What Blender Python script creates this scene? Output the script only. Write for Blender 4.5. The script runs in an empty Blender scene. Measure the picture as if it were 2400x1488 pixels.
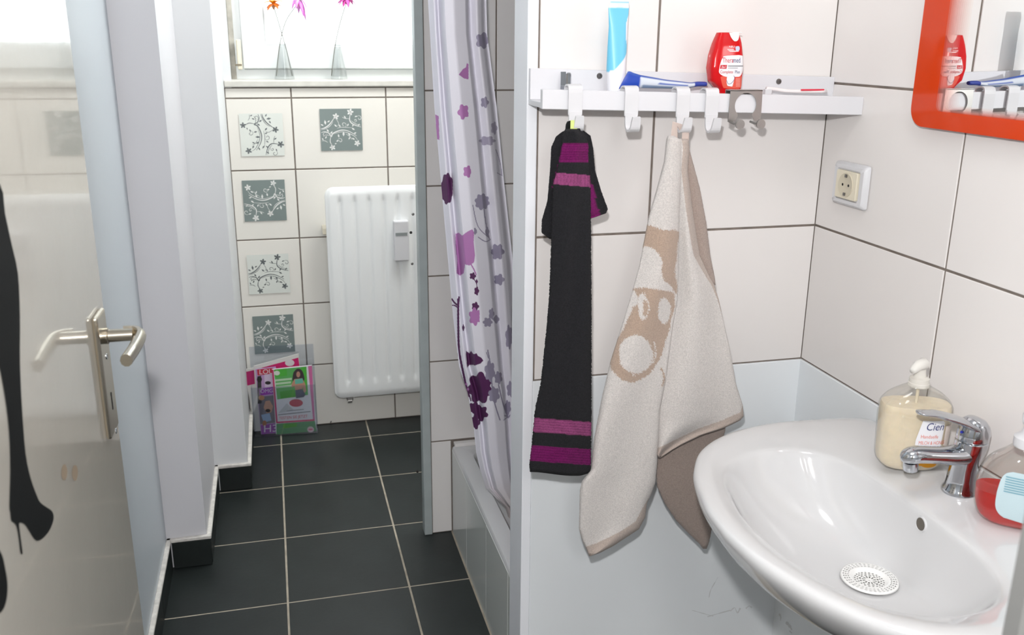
import bpy, bmesh, math, random
from mathutils import Vector, Matrix
random.seed(7)
PI=math.pi
# ------------------------------------------------------------------ camera
F_PX=2168.0; CXP,CYP=1200.0,744.0; CAMZ=1.45
def _ray(px,py): return Vector((px-CXP,-(py-CYP),-F_PX)).normalized()
_Y=_ray(620,83); _Z=-_ray(1138,7922); _Z=(_Z-_Y*_Y.dot(_Z)).normalized(); _X=_Y.cross(_Z)
M3=Matrix((_X,_Y,_Z))
CAM=Vector((0,0,CAMZ))
cd=bpy.data.cameras.new('camera'); cam=bpy.data.objects.new('camera',cd)
bpy.context.scene.collection.objects.link(cam)
cam.matrix_world=Matrix.Translation(CAM)@M3.to_4x4()
cd.sensor_width=36; cd.lens=36*F_PX/2400; cd.clip_start=.02
cd.dof.use_dof=True; cd.dof.focus_distance=2.0; cd.dof.aperture_fstop=7.0
bpy.context.scene.camera=cam
# ------------------------------------------------------------------ light
sc=bpy.context.scene
sc.view_settings.view_transform='Standard'; sc.view_settings.look='None'
sc.view_settings.gamma=1; sc.view_settings.use_curve_mapping=False
sc.view_settings.exposure=0.03
w=bpy.data.worlds.new('world'); sc.world=w; w.use_nodes=True
bgn=w.node_tree.nodes['Background']; bgn.inputs[0].default_value=(.90,.97,1,1); bgn.inputs[1].default_value=3.4
def light(name,kind,loc,energy,color=(1,1,1),size=.1,rot=None,**k):
    l=bpy.data.lights.new(name,kind); l.energy=energy; l.color=color
    if kind=='AREA': l.size=size
    else: l.shadow_soft_size=size
    o=bpy.data.objects.new(name,l); sc.collection.objects.link(o); o.location=loc
    if rot: o.rotation_euler=rot
    for a,b in k.items(): setattr(l,a,b)
    return o
FL=M3@Vector((-.035,.155,.02))+CAM
fl=light('camera_flash','SPOT',FL,68,(1,.988,.985),.022)
fl.rotation_euler=M3.to_euler(); fl.data.spot_size=math.radians(110); fl.data.spot_blend=.6
light('added_room_fill','POINT',(.55,.75,2.3),11,(1,.985,.96),.22)  # added fill without a fixture, lifts panels, partition, stub tiles and curtain
light('added_hall_fill','POINT',(.20,-.65,1.9),22,(1,.99,.98),.25)  # added fill behind the camera, brightens the walls that face the doorway
light('added_room_fill','POINT',(.62,2.80,2.2),40,(.97,1,.98),.2)  # added fill for the window side, where daylight alone stays too dim
portal=light('window_portal','AREA',(.44,3.62,1.75),1,(1,1,1),1.1,(PI/2,0,0)); portal.data.cycles.is_portal=True
portal.data.shape='RECTANGLE'; portal.data.size_y=.95
# ------------------------------------------------------------------ helpers
COL=sc.collection
def P(px,py,ax,v):
    r=M3@_ray(px,py); i='xyz'.index(ax); t=(v-CAM[i])/r[i]; return CAM+r*t
def mat(name,col,rough=.5,metal=0,bump=None,var=None,emit=None,trans=0,ior=1.45,coat=0,attr=False,sheen=0,alpha=1,spec=.5,sss=0):
    m=bpy.data.materials.new(name); m.use_nodes=True; n=m.node_tree.nodes; L=m.node_tree.links; b=n['Principled BSDF']
    c=tuple(col)+(1,) if len(col)==3 else col
    b.inputs['Base Color'].default_value=c; b.inputs['Roughness'].default_value=rough; b.inputs['Metallic'].default_value=metal
    b.inputs['Transmission Weight'].default_value=trans; b.inputs['IOR'].default_value=ior
    b.inputs['Coat Weight'].default_value=coat; b.inputs['Sheen Weight'].default_value=sheen; b.inputs['Alpha'].default_value=alpha
    b.inputs['Specular IOR Level'].default_value=spec
    if sss: b.inputs['Subsurface Weight'].default_value=sss; b.inputs['Subsurface Radius'].default_value=(.01,.008,.005)
    src=None
    if attr:
        a=n.new('ShaderNodeVertexColor'); a.layer_name='print'; src=a.outputs[0]; L.new(src,b.inputs['Base Color'])
    tc=None
    if bump or var:
        tc=n.new('ShaderNodeTexCoord')
    if var:   # (scale, amount)
        nz=n.new('ShaderNodeTexNoise'); nz.inputs['Scale'].default_value=var[0]; nz.inputs['Detail'].default_value=5
        L.new(tc.outputs['Object'],nz.inputs['Vector'])
        mx=n.new('ShaderNodeMix'); mx.data_type='RGBA'; mx.blend_type='MULTIPLY'; mx.inputs[0].default_value=1
        mr=n.new('ShaderNodeMapRange'); mr.inputs['From Min'].default_value=.3; mr.inputs['From Max'].default_value=.7
        mr.inputs['To Min'].default_value=1-var[1]; mr.inputs['To Max'].default_value=1+var[1]*.3
        L.new(nz.outputs[0],mr.inputs['Value'])
        if src: L.new(src,mx.inputs[6])
        else: mx.inputs[6].default_value=c
        L.new(mr.outputs[0],mx.inputs[7]); L.new(mx.outputs[2],b.inputs['Base Color'])
    if bump:  # (scale, strength, distance)
        nz=n.new('ShaderNodeTexNoise'); nz.inputs['Scale'].default_value=bump[0]; nz.inputs['Detail'].default_value=3
        L.new(tc.outputs['Object'],nz.inputs['Vector'])
        bp=n.new('ShaderNodeBump'); bp.inputs['Strength'].default_value=bump[1]; bp.inputs['Distance'].default_value=bump[2]
        L.new(nz.outputs[0],bp.inputs['Height']); L.new(bp.outputs[0],b.inputs['Normal'])
    if emit: b.inputs['Emission Color'].default_value=tuple(emit[0])+(1,); b.inputs['Emission Strength'].default_value=emit[1]
    return m
def thin(name,tint=(1,1,1),refl=.05,rough=.02,edge=.35):
    m=bpy.data.materials.new(name); m.use_nodes=True; n=m.node_tree.nodes; L=m.node_tree.links; n.remove(n['Principled BSDF'])
    t=n.new('ShaderNodeBsdfTransparent'); t.inputs[0].default_value=tuple(tint)+(1,)
    g=n.new('ShaderNodeBsdfGlossy'); g.inputs['Roughness'].default_value=rough
    lw=n.new('ShaderNodeLayerWeight'); lw.inputs[0].default_value=.25
    mr=n.new('ShaderNodeMapRange'); mr.inputs['To Min'].default_value=refl; mr.inputs['To Max'].default_value=edge; L.new(lw.outputs['Facing'],mr.inputs['Value'])
    mx=n.new('ShaderNodeMixShader'); L.new(mr.outputs[0],mx.inputs[0]); L.new(t.outputs[0],mx.inputs[1]); L.new(g.outputs[0],mx.inputs[2]); L.new(mx.outputs[0],n['Material Output'].inputs[0])
    return m
def lin(r,g,b):
    f=lambda c:(c/255/12.92 if c/255<=.04045 else ((c/255+.055)/1.055)**2.4)
    return (f(r),f(g),f(b))
MT=dict(
 tile=mat('white_glazed_tile',lin(232,228,226),.16,var=(1.5,.03),bump=(6,.06,.004)),
 tile_far=mat('white_far_tile',lin(238,235,228),.15,var=(1.5,.03),bump=(6,.06,.004)),
 grout=mat('grey_grout',lin(128,118,110),.9,var=(40,.25)),
 tub=mat('tub_side_tile',lin(205,208,204),.15,bump=(6,.05,.004)),
 floor=mat('charcoal_floor_tile',lin(32,38,37),.42,var=(9,.28),bump=(70,.12,.002)),
 fgrout=mat('floor_grout',lin(176,166,150),.9,var=(30,.25)),
 plaster=mat('white_plaster',lin(222,224,226),.6,bump=(8,.12,.01),var=(2,.03)),
 mauve=mat('pale_mauve_plaster',lin(212,211,215),.6,bump=(8,.12,.01),var=(2,.03)),
 wallblue=mat('cool_white_paint',lin(204,211,217),.45,bump=(5,.1,.01)),
 panel=mat('white_wall_panel',lin(234,238,241),.30,var=(3,.03),bump=(3,.05,.004)),
 trim=mat('white_trim_board',lin(240,242,247),.35,bump=(4,.08,.004)),
 mortar=mat('ragged_mortar',lin(222,218,212),.9,bump=(60,.5,.006),var=(50,.25)),
 post=mat('grey_metal_post',lin(172,180,180),.40,metal=.0,var=(14,.12),bump=(20,.05,.002)),
 screw=mat('dull_screw',lin(120,118,116),.35,metal=.9),
 dark=mat('dark_hole',lin(35,33,32),.7),
 door=mat('beige_gloss_paint',lin(192,188,179),.12,bump=(55,.10,.0012),var=(6,.05),coat=.6),
 nickel=mat('satin_nickel',lin(205,197,182),.24,metal=1.0,bump=(300,.03,.0005)),
 black=mat('black_vinyl',lin(14,17,17),.6,spec=.2),
 stain=mat('tan_smudge',lin(156,140,120),.5),
 sill=mat('weathered_sill_paint',lin(212,210,203),.5,var=(22,.12),bump=(25,.2,.003)),
 upvc=mat('white_window_plastic',lin(218,222,222),.25),
 grime=mat('grimy_joint',lin(190,186,176),.8,var=(35,.3)),
 cream=mat('cream_plastic',lin(226,218,198),.35),
 glass=thin('window_glass',(.98,.99,.98)),
 radiator=mat('white_radiator_enamel',lin(240,242,242),.28,bump=(12,.03,.002)),
 white=mat('white_plastic',lin(214,214,217),.28),
 shelf=mat('white_shelf_lacquer',lin(218,218,222),.35),
 ceramic=mat('white_ceramic',lin(212,212,213),.07,coat=.5),
 chrome=mat('chrome',lin(200,203,208),.05,metal=1),
 steel=mat('brushed_steel',lin(172,170,167),.36,metal=1,bump=(200,.05,.0005)),
 orange=mat('orange_mirror_border',lin(206,64,22),.10,spec=.35),
 mirror=mat('mirror_silver',(.86,.88,.88),.0,metal=1),
 haze=mat('orange_fading_border',lin(214,120,90),.03,metal=.75),
 clear=thin('clear_plastic',(.93,.93,.91),.06,.03,.45),
 vase=thin('clear_glass',(.96,.97,.97),.05,.02,.4),
 acrylic=thin('clear_acrylic',(.90,.92,.95),.07,.05,.4),
 honey=mat('cream_liquid_soap',lin(240,226,202),.3,sss=.3,var=(90,.06)),
 redliq=mat('red_liquid_soap',lin(235,40,30),.05,trans=.6,ior=1.2),
 stem=mat('dark_stem',lin(96,92,80),.6),
 vinegrey=mat('sticker_grey',lin(128,140,138),.3),
 vinewhite=mat('sticker_white',lin(232,232,230),.3),
 vinepale=mat('sticker_pale_film',lin(224,228,222),.2),
 vinedark=mat('sticker_dark_print',lin(108,114,116),.35),
 print_=mat('print',(1,1,1),.35,attr=True),
 curtain=mat('curtain_cloth',(1,1,1),.55,attr=True,bump=(30,.05,.002)),
 terry=mat('terry_cloth',(1,1,1),.95,attr=True,bump=(900,.75,.003),var=(420,.2),sheen=.3),
 terryblack=mat('dark_terry_cloth',(1,1,1),.95,attr=True,bump=(800,.8,.003),var=(400,.3),sheen=.03,spec=.15),
 gasket=mat('grey_gasket',lin(120,120,118),.7),
)
def flat(name,rgb,rough=.4): 
    if name not in MT: MT[name]=mat(name,lin(*rgb),rough)
    return MT[name]
ORG={}
def link(name,me,m,parent=None,loc=(0,0,0)):
    o=bpy.data.objects.new(name,me); COL.objects.link(o)
    if m is not None and not me.materials: me.materials.append(m)
    if parent: o.parent=parent
    o.location=loc; return o
def root_org(p):
    while p.parent: p=p.parent
    return ORG.get(p.name,Vector((0,0,0)))
def obj(name,bm,m,parent=None,org=None,smooth=False):
    """bm in world coordinates -> one mesh object"""
    if isinstance(bm,tuple):
        me=bpy.data.meshes.new(name); me.from_pydata([tuple(v) for v in bm[0]],[],bm[1])
    else:
        me=bpy.data.meshes.new(name); bm.to_mesh(me); bm.free()
    o0=root_org(parent) if parent else Vector(org or (0,0,0))
    if o0.length>0: me.transform(Matrix.Translation(-o0))
    if smooth:
        me.polygons.foreach_set('use_smooth',[True]*len(me.polygons))
        if smooth!='all':
            try: me.set_sharp_from_angle(angle=math.radians(40))
            except Exception: pass
    me.update()
    o=link(name,me,m,parent)
    if not parent:
        o.location=o0; ORG[o.name]=o0
    return o
def thing(name,label,cat,loc,group=None):
    o=bpy.data.objects.new(name,None); COL.objects.link(o); o.location=loc; o.empty_display_size=.05
    ORG[o.name]=Vector(loc); return tag(o,label,cat,group)
def tag(o,label,cat,group=None):
    o['label']=label; o['category']=cat
    if group: o['group']=group
    return o
def struct(o): o['kind']='structure'; return o
def NB(): return bmesh.new()
def box(bm,a,b,bev=0,R=None,seg=1):
    c=[(a[i]+b[i])/2 for i in range(3)]; s=[abs(b[i]-a[i]) for i in range(3)]
    t=bmesh.new(); bmesh.ops.create_cube(t,size=1)
    for v in t.verts: v.co=Vector([v.co[i]*s[i] for i in range(3)])
    if bev: bmesh.ops.bevel(t,geom=t.edges[:],offset=bev,segments=seg,affect='EDGES',profile=.5)
    for v in t.verts:
        v.co+=Vector(c)
        if R: v.co=R(v.co)
    me=bpy.data.meshes.new('t'); t.to_mesh(me); t.free(); bm.from_mesh(me); bpy.data.meshes.remove(me); return bm
def B(a,b,bev=0,R=None,seg=1): return box(NB(),a,b,bev,R,seg)
def loft(bm,rings,close_u=True,cap0=True,cap1=True):
    vr=[[bm.verts.new(p) for p in r] for r in rings]
    n=len(rings[0])
    for a,b in zip(vr,vr[1:]):
        for i in range(n if close_u else n-1):
            j=(i+1)%n; bm.faces.new((a[i],a[j],b[j],b[i]))
    if cap0: bm.faces.new(vr[0][::-1])
    if cap1: bm.faces.new(vr[-1])
    return bm
def lathe(bm,prof,c,axis=Vector((0,0,1)),n=32,cap0=True,cap1=True,T=None):
    axis=Vector(axis).normalized(); q=axis.to_track_quat('Z','Y'); c=Vector(c); rings=[]
    for r,z in prof:
        rings.append([c+q@Vector((r*math.cos(2*PI*i/n),r*math.sin(2*PI*i/n),z)) for i in range(n)])
    return loft(bm,rings,True,cap0,cap1)
def tube(bm,pts,r,n=10,flatn=None):
    """swept tube; r number or list; r may be (rx,ry)"""
    pts=[Vector(p) for p in pts]; rings=[]; up=None
    for i,p in enumerate(pts):
        d=(pts[min(i+1,len(pts)-1)]-pts[max(i-1,0)]).normalized()
        ref=Vector(flatn) if flatn else (up if up else (Vector((0,0,1)) if abs(d.z)<.9 else Vector((0,1,0))))
        s=d.cross(ref).normalized(); u=s.cross(d).normalized(); up=u
        rr=r[i] if isinstance(r,list) else r
        rx,ry=rr if isinstance(rr,tuple) else (rr,rr)
        rings.append([p+s*rx*math.cos(2*PI*k/n)+u*ry*math.sin(2*PI*k/n) for k in range(n)])
    return loft(bm,rings)
def spl(pts,n=8):
    """Catmull-Rom through tuples"""
    out=[]; pts=[tuple(p) for p in pts]
    for i in range(len(pts)-1):
        p0=pts[max(i-1,0)];p1=pts[i];p2=pts[i+1];p3=pts[min(i+2,len(pts)-1)]
        for k in range(n):
            t=k/n; out.append(tuple(.5*((2*b)+(-a+c)*t+(2*a-5*b+4*c-d)*t*t+(-a+3*b-3*c+d)*t**3) for a,b,c,d in zip(p0,p1,p2,p3)))
    out.append(pts[-1]); return out
def interp(tab,x):
    if x<=tab[0][0]: return tab[0][1]
    for (a,va),(b,vb) in zip(tab,tab[1:]):
        if x<=b: return va+(vb-va)*(x-a)/(b-a) if b>a else vb
    return tab[-1][1]
def prism(bm,poly,f0,f1):
    """poly 2D list; f0,f1 map 2D->3D for both faces"""
    a=[bm.verts.new(f0(p)) for p in poly]; b=[bm.verts.new(f1(p)) for p in poly]; n=len(poly)
    bm.faces.new(a); bm.faces.new(b[::-1])
    for i in range(n): bm.faces.new((a[i],b[i],b[(i+1)%n],a[(i+1)%n]))
    return bm
from mathutils.geometry import tessellate_polygon
def flatpoly(bm,poly,f):
    vs_=[bm.verts.new(f(p)) for p in poly]; tri=tessellate_polygon([[Vector((p[0],p[1],0)) for p in poly]])
    for t in tri:
        try: bm.faces.new([vs_[i] for i in t])
        except ValueError: pass
    return vs_
def cprism(bm,poly,f0,f1):
    a=flatpoly(bm,poly,f0); b=flatpoly(bm,poly,f1); n=len(poly)
    for i in range(n): bm.faces.new((a[i],b[i],b[(i+1)%n],a[(i+1)%n]))
    return bm
def fix(bm): bmesh.ops.recalc_face_normals(bm,faces=bm.faces[:]); return bm
def text_bm(s,size,fn,extr=0,align='LEFT',sx=1,shear=0):
    """text as a flat mesh, 2D -> 3D with fn(x,y)"""
    cu=bpy.data.curves.new('t','FONT'); cu.body=s; cu.size=size; cu.align_x=align; cu.resolution_u=3; cu.shear=shear
    o=bpy.data.objects.new('t',cu); COL.objects.link(o); dg=bpy.context.evaluated_depsgraph_get()
    dg.update(); me=bpy.data.meshes.new_from_object(o.evaluated_get(dg)); bpy.data.objects.remove(o); bpy.data.curves.remove(cu)
    bm=NB(); bm.from_mesh(me); bpy.data.meshes.remove(me)
    if bm.verts:
        x0=min(v.co.x for v in bm.verts); x1=max(v.co.x for v in bm.verts); st=size*.22; x=x0+st
        while x<x1:
            bmesh.ops.bisect_plane(bm,geom=bm.verts[:]+bm.edges[:]+bm.faces[:],plane_co=(x,0,0),plane_no=(1,0,0)); x+=st
    for v in bm.verts: v.co=Vector(fn(v.co.x*sx,v.co.y))
    return bm
def ribbon(bm,pts,wd,fn):
    """flat ribbon along 2D pts mapped by fn"""
    n=len(pts); L=[];Rr=[]
    for i,p in enumerate(pts):
        a=pts[max(i-1,0)];b=pts[min(i+1,n-1)]; dx,dy=b[0]-a[0],b[1]-a[1]; l=math.hypot(dx,dy) or 1
        w=(wd(i/(n-1)) if callable(wd) else wd)/2
        L.append(bm.verts.new(fn(p[0]-dy/l*w,p[1]+dx/l*w))); Rr.append(bm.verts.new(fn(p[0]+dy/l*w,p[1]-dx/l*w)))
    for i in range(n-1): bm.faces.new((L[i],L[i+1],Rr[i+1],Rr[i]))
def ngon(bm,pts,fn): bm.faces.new([bm.verts.new(fn(*p)) for p in pts])
def inpoly(x,y,p):
    c=False; j=len(p)-1
    for i in range(len(p)):
        xi,yi=p[i];xj,yj=p[j]
        if (yi>y)!=(yj>y) and x<(xj-xi)*(y-yi)/(yj-yi)+xi: c=not c
        j=i
    return c
def paint(o,cols):
    """cols per vertex (linear rgb)"""
    a=o.data.color_attributes.new('print','FLOAT_COLOR','POINT'); f=[]
    for c in cols: f+= [c[0],c[1],c[2],1]
    a.data.foreach_set('color',f)
# tiles: shared meshes -------------------------------------------------
TM={}
def tile_mesh(wd,h,t,m,bev=.0015):
    k=(round(wd,4),round(h,4),t,m.name)
    if k not in TM:
        # front face at +z(local) ; built in local frame u,v,n
        bm=NB(); rings=[]
        for ins,z in ((0,0),(0,t-bev),(bev,t)):
            rings.append([Vector((x,y,z)) for x,y in ((ins,ins),(wd-ins,ins),(wd-ins,h-ins),(ins,h-ins))])
        loft(bm,rings,True,False,True); me=bpy.data.meshes.new('tile'); bm.to_mesh(me); bm.free(); me.materials.append(m); TM[k]=me
    return TM[k]
FR={'-y':Matrix(((1,0,0),(0,0,-1),(0,1,0))),   # faces -y : u=x v=z n=-y
    '-x':Matrix(((0,0,-1),(-1,0,0),(0,1,0))),  # faces -x : u=-y v=z n=-x
    '+x':Matrix(((0,0,1),(1,0,0),(0,1,0))),
    '+z':Matrix(((1,0,0),(0,1,0),(0,0,1)))}
def tile(parent,face,o,wd,h,m,t=.002,g=.0022,name='tile',jit=.0002,bev=.001):
    if wd<.012 or h<.008: return
    me=tile_mesh(wd-2*g,h-2*g,t,m,bev); R=FR[face]
    ob=bpy.data.objects.new(name,me); COL.objects.link(ob); ob.parent=parent
    off=R@Vector((g,g,random.uniform(-jit,jit))); ob.location=Vector(o)+off-root_org(parent); ob.rotation_euler=R.to_euler()
    return ob
def grid_tiles(parent,face,const,us,vs,m,skip=None,**k):
    for a,b in zip(us,us[1:]):
        for c,d in zip(vs,vs[1:]):
            if skip and skip(a,b,c,d): continue
            if face=='-y': o=(a,const,c); tile(parent,face,o,b-a,d-c,m,**k)
            elif face=='-x': o=(const,b,c); tile(parent,face,o,b-a,d-c,m,**k)
            elif face=='+x': o=(const,a,c); tile(parent,face,o,b-a,d-c,m,**k)
            elif face=='+z': o=(a,c,const); tile(parent,face,o,b-a,d-c,m,**k)
# ------------------------------------------------------------------ dimensions
XL=-.358; YA=2.476; XB=-.250; YB=2.93; XC=-.146; YF=3.411   # left steps and far wall
Y2=2.492; X2=.375                                            # shower stub wall
Y1=1.674; Y1B=1.76; XP=.460; XR=1.08                         # towel partition, right wall
YD=.48                                                       # doorway wall
ZC=2.5
# ------------------------------------------------------------------ setting
fl_=struct(obj('floor',B((-1.0,-1.2,-.12),(1.5,3.55,-.0012)),MT['fgrout']))
us=[-.6895,-.363,-.0365,.29,.6165,.943,1.27]; vs=[-1.216+.344*i for i in range(14)]+[3.55]
for a,b in zip(us,us[1:]):
    for c,d in zip(vs,vs[1:]):
        b2=b
        if c>1.5 and c<2.4:
            if a>=XP: continue
            b2=min(b,XP)
        tile(fl_,'+z',(a,c,-.0012),b2-a,d-c,MT['floor'],g=.0028,t=.0012,bev=.0006,jit=.0001)
struct(obj('ceiling',B((-1.0,-1.2,ZC),(1.5,3.55,ZC+.1)),MT['plaster']))
wl=struct(obj('wall_left',B((-1.0,YD,0),(XL,YA,ZC)),MT['wallblue']))
s1=obj('wall_step',B((-1.0,YA,0),(XB,YB,ZC)),MT['mauve'],wl)
s2=obj('wall_step',B((-1.0,YB,0),(XC,3.55,ZC)),MT['plaster'],wl)
# far wall with window opening
WX0,WX1,WZ0,WZ1=-.122,1.0,1.300,2.2
wb=struct(obj('wall_back',B((XC,YF,0),(1.5,3.60,1.277)),MT['grout']))
bm=NB(); box(bm,(XC,YF,1.277),(WX0,3.60,ZC)); box(bm,(WX0,YF,WZ1),(WX1,3.60,ZC)); box(bm,(WX1,YF,1.277),(1.5,3.60,ZC)); box(bm,(WX0,3.44,1.277),(WX1,3.60,WZ0-.01))
obj('window_surround',bm,MT['plaster'],wb)
us=[XC,.0765,.407,.7375,1.068,1.30]; vs=[0,.2475,.492,.742,.992,1.241,1.277]
grid_tiles(wb,'-y',YF,us,vs,MT['tile_far'],g=.0025)
# stub wall behind curtain
wm=struct(obj('wall_middle',B((X2+.010,Y2,0),(1.5,Y2+.030,ZC)),MT['grout']))
us=[.399,.5945,.925,1.255]; vs=[0,.303,.554,.808,1.061,1.314,1.567,1.82,2.073,2.326,ZC]
us0=[.399-.0,XP+.012]
grid_tiles(wm,'-y',Y2,[.399,.4615],vs[:2],MT['tile'],g=.002)
grid_tiles(wm,'-y',Y2,us,vs[1:],MT['tile'],g=.002)
po=thing('metal_edge_post','narrow grey metal post edging the tiled stub wall beside the radiator','post',(.386,Y2-.004,0))
obj('post_profile',B((X2,Y2-.008,0),(.3985,Y2+.032,ZC),.0015),MT['post'],po)
for px,py in ((963,545),(966,618),(978,1105),(968,502)):
    p=P(px,py,'y',Y2-.008); obj('screw',lathe(NB(),[(.0001,.0025),(.0035,.002),(.004,0)],p,(0,-1,0),12,True,False),MT['dark'] if py in(545,1105) else MT['screw'],po)
# right side enclosure
wr=struct(obj('wall_right',B((XR,YD-.1,0),(1.5,Y1,ZC)),MT['grout']))
ysr=[1.674,1.2775,.880,.482]; zsr=[.792,1.084,1.3695,1.658,1.947,2.236,ZC]
for a,b in zip(ysr,ysr[1:]):
    for c,d in zip(zsr,zsr[1:]): tile(wr,'-x',(XR,a,c),a-b,d-c,MT['tile'],g=.0022)
pr=obj('wall_panel',B((XR-.005,YD,0),(XR+.01,Y1,.791),.001),MT['panel'],wr); pr['label']='smooth white lower panel on the right wall'
we=struct(obj('wall_shower',B((1.32,Y1B,0),(1.5,3.5,ZC)),MT['tile']))
# towel partition
wt=struct(obj('wall_partition',B((XP+.004,Y1,0),(1.5,Y1B,ZC)),MT['grout']))
xs=[XP+.018,.709,1.0795]
def zt(x,z0): # grout lines of this wall run slightly out of level
    return z0+ {.792:(.0),1.081:(.008),1.37:(.0)}.get(z0,0)*((.77-x)/.31)
zs=[.792,1.084,1.3695,1.658,1.947,2.236,ZC]
grid_tiles(wt,'-y',Y1,xs,zs,MT['tile'],g=.0022)
pp=obj('wall_panel',B((XP+.016,Y1-.005,0),(XR-.004,Y1+.01,.791),.001),MT['panel'],wt); pp['label']='smooth white lower panel behind the towels'
pe=obj('end_trim',B((XP-.004,Y1-.006,0),(XP+.016,Y1B+.004,ZC),.0015),MT['trim'],wt); pe['label']='white board capping the end of the partition'
# scuffs on the panels
def scuff(parent,pts,wd,ax,v,off):
    bm=NB(); q=spl(pts,4); vv=v-off
    ribbon(bm,q,lambda t:wd*(.3+random.random()),lambda x,y:P(x,y,ax,vv)); return obj('scuff_mark',bm,flat('scuff_grey',(212,214,215),.7),parent)
for pts,wd in (([(1658,1445),(1690,1436),(1712,1430)],2.5),([(1712,1432),(1722,1424),(1728,1436),(1735,1425)],3.5),([(1748,1426),(1756,1420),(1762,1424)],3.5),([(1675,1365),(1665,1385),(1662,1400)],2),([(1622,1430),(1650,1438),(1672,1444)],1.5),([(1683,1352),(1672,1372)],1.6)):
    scuff(wt,pts,wd,'y',Y1-.005,.0004)
for pts,wd in (([(1826,1438),(1830,1446),(1829,1454)],4),([(1842,1458),(1850,1466),(1856,1476)],6),([(1850,1478),(1856,1484)],4)):
    scuff(wr,pts,wd,'x',XR-.005,.0004)
# hallway and doorway wall around the camera
wf=NB(); box(wf,(-1.0,YD-.12,0),(-.36,YD,ZC)); box(wf,(-.36,YD-.12,2.05),(.62,YD,ZC))
struct(obj('wall_front',wf,MT['plaster']))
struct(obj('wall_hall',B((-1.0,-1.3,0),(1.5,-1.2,ZC)),MT['plaster']))
struct(obj('wall_hall_left',B((-1.1,-1.2,0),(-1.0,YD-.12,ZC)),MT['plaster']))
struct(obj('wall_hall_right',B((1.5,-1.2,0),(1.6,YD-.12,ZC)),MT['plaster']))
dj=thing('door_jamb','blurred grey and cream door jamb at the very edge beside the washbasin','door frame',(.56,YD-.02,0))
obj('jamb',B((.537,YD-.10,0),(.60,YD+.03,2.05),.004),MT['cream'],dj)
obj('gasket',B((.520,YD-.0,0),(.5369,YD+.02,2.05),.003),MT['gasket'],dj)
# skirting on the left, stepped
sk=struct(obj('baseboard_left',B((XL,YD,0),(XL+.0015,YA,.082)),MT['mortar']))
ZS=.083
def skirt(face,const,segs):
    for a,b in segs:
        if face=='+x': tile(sk,'+x',(const,a,0),b-a,ZS,MT['floor'],t=.010,g=.0012,name='skirting_tile')
        else: tile(sk,'-y',(a,const,0),b-a,ZS,MT['floor'],t=.010,g=.0012,name='skirting_tile')
skirt('+x',XL+.001,[(.50,.85),(.85,1.19),(1.19,1.53),(1.53,1.875),(1.875,2.219),(2.219,YA-.011)])
skirt('-y',YA,[(XL+.0125,XB+.010)])
skirt('+x',XB,[(YA,2.70),(2.70,YB-.011)])
skirt('-y',YB,[(XB+.0115,XC+.010)])
skirt('+x',XC,[(YB,3.27),(3.27,YF-.006)])
bm=NB(); box(bm,(XL,YD,ZS),(XL+.0125,YA,ZS+.011),.002); box(bm,(XL,YA-.0125,ZS),(XB+.0125,YA,ZS+.011),.002)
box(bm,(XB,YA,ZS),(XB+.0125,YB,ZS+.011),.002); box(bm,(XB,YB-.0125,ZS),(XC+.0125,YB,ZS+.011),.002); box(bm,(XC,YB,ZS),(XC+.0125,YF-.006,ZS+.011),.002)
me_=obj('mortar_bead',bm,MT['mortar'],sk); me_['label']='ragged off-white mortar line topping the black skirting'
# ------------------------------------------------------------------ window
wn=struct(bpy.data.objects.new('window_1',None)); COL.objects.link(wn)
YW=3.50
def frame4(x0,x1,z0,z1,wd,y0,y1,bev=.004):
    R4=lambda i,y:[Vector((x0+i,y,z0+i)),Vector((x1-i,y,z0+i)),Vector((x1-i,y,z1-i)),Vector((x0+i,y,z1-i))]
    r=[R4(0,y1),R4(0,y0+bev),R4(bev,y0),R4(wd-bev,y0),R4(wd,y0+bev),R4(wd,y1),R4(0,y1)]
    return fix(loft(NB(),r,True,False,False))
obj('window_frame',frame4(WX0+.004,WX1-.004,WZ0-.008,WZ1-.004,.045,YW+.01,YW+.07),MT['upvc'],wn)
sx0=P(566,100,'y',YW)[0]; gx0=P(620,80,'y',YW)[0]; sz0=P(640,161,'y',YW)[2]; gz0=P(640,106,'y',YW)[2]
W=gx0-sx0
obj('sash',frame4(sx0,WX1-.04,sz0,WZ1-.03,W,YW-.012,YW+.02,.003),MT['upvc'],wn)
obj('glazing_bead',frame4(gx0-.0005,WX1-.0395-W,gz0-.0005,WZ1-.0295-W,.006,YW-.001,YW+.005,.002),MT['upvc'],wn)
obj('pane',B((gx0-.001,YW+.006,gz0-.002),(WX1-.05,YW+.012,WZ1-.05)),MT['glass'],wn)
# mitre line
bm=NB(); ribbon(bm,[P(568,158,'y',YW).xz,P(617,108,'y',YW).xz],.0012,lambda x,y:Vector((x,YW-.0125,y))); obj('mitre_joint',bm,flat('mitre_grey',(200,203,203)),wn)
hg=obj('hinge',B((P(553,100,'y',YW-.03)[0],YW-.035,P(558,163,'y',YW-.03)[2]),(P(564,100,'y',YW-.03)[0],YW-.013,P(558,92,'y',YW-.03)[2]),.004,seg=2),MT['cream'],wn)
obj('hinge_gap',B((P(551,152,'y',YW-.03)[0],YW-.037,P(558,154,'y',YW-.03)[2]),(P(567,152,'y',YW-.03)[0],YW-.0345,P(558,150,'y',YW-.03)[2])),flat('brown_grime',(120,110,90)),wn)
# grimy strip between reveal and frame
obj('joint_filler',B((WX0,YW-.004,WZ0),(WX0+.018,YW+.009,WZ1),.002),MT['grime'],wn)
obj('window_sill',B((XC+.001,YF-.016,1.279),(WX1,YW+.012,1.302),.004,seg=2),MT['sill'],wn)
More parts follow.
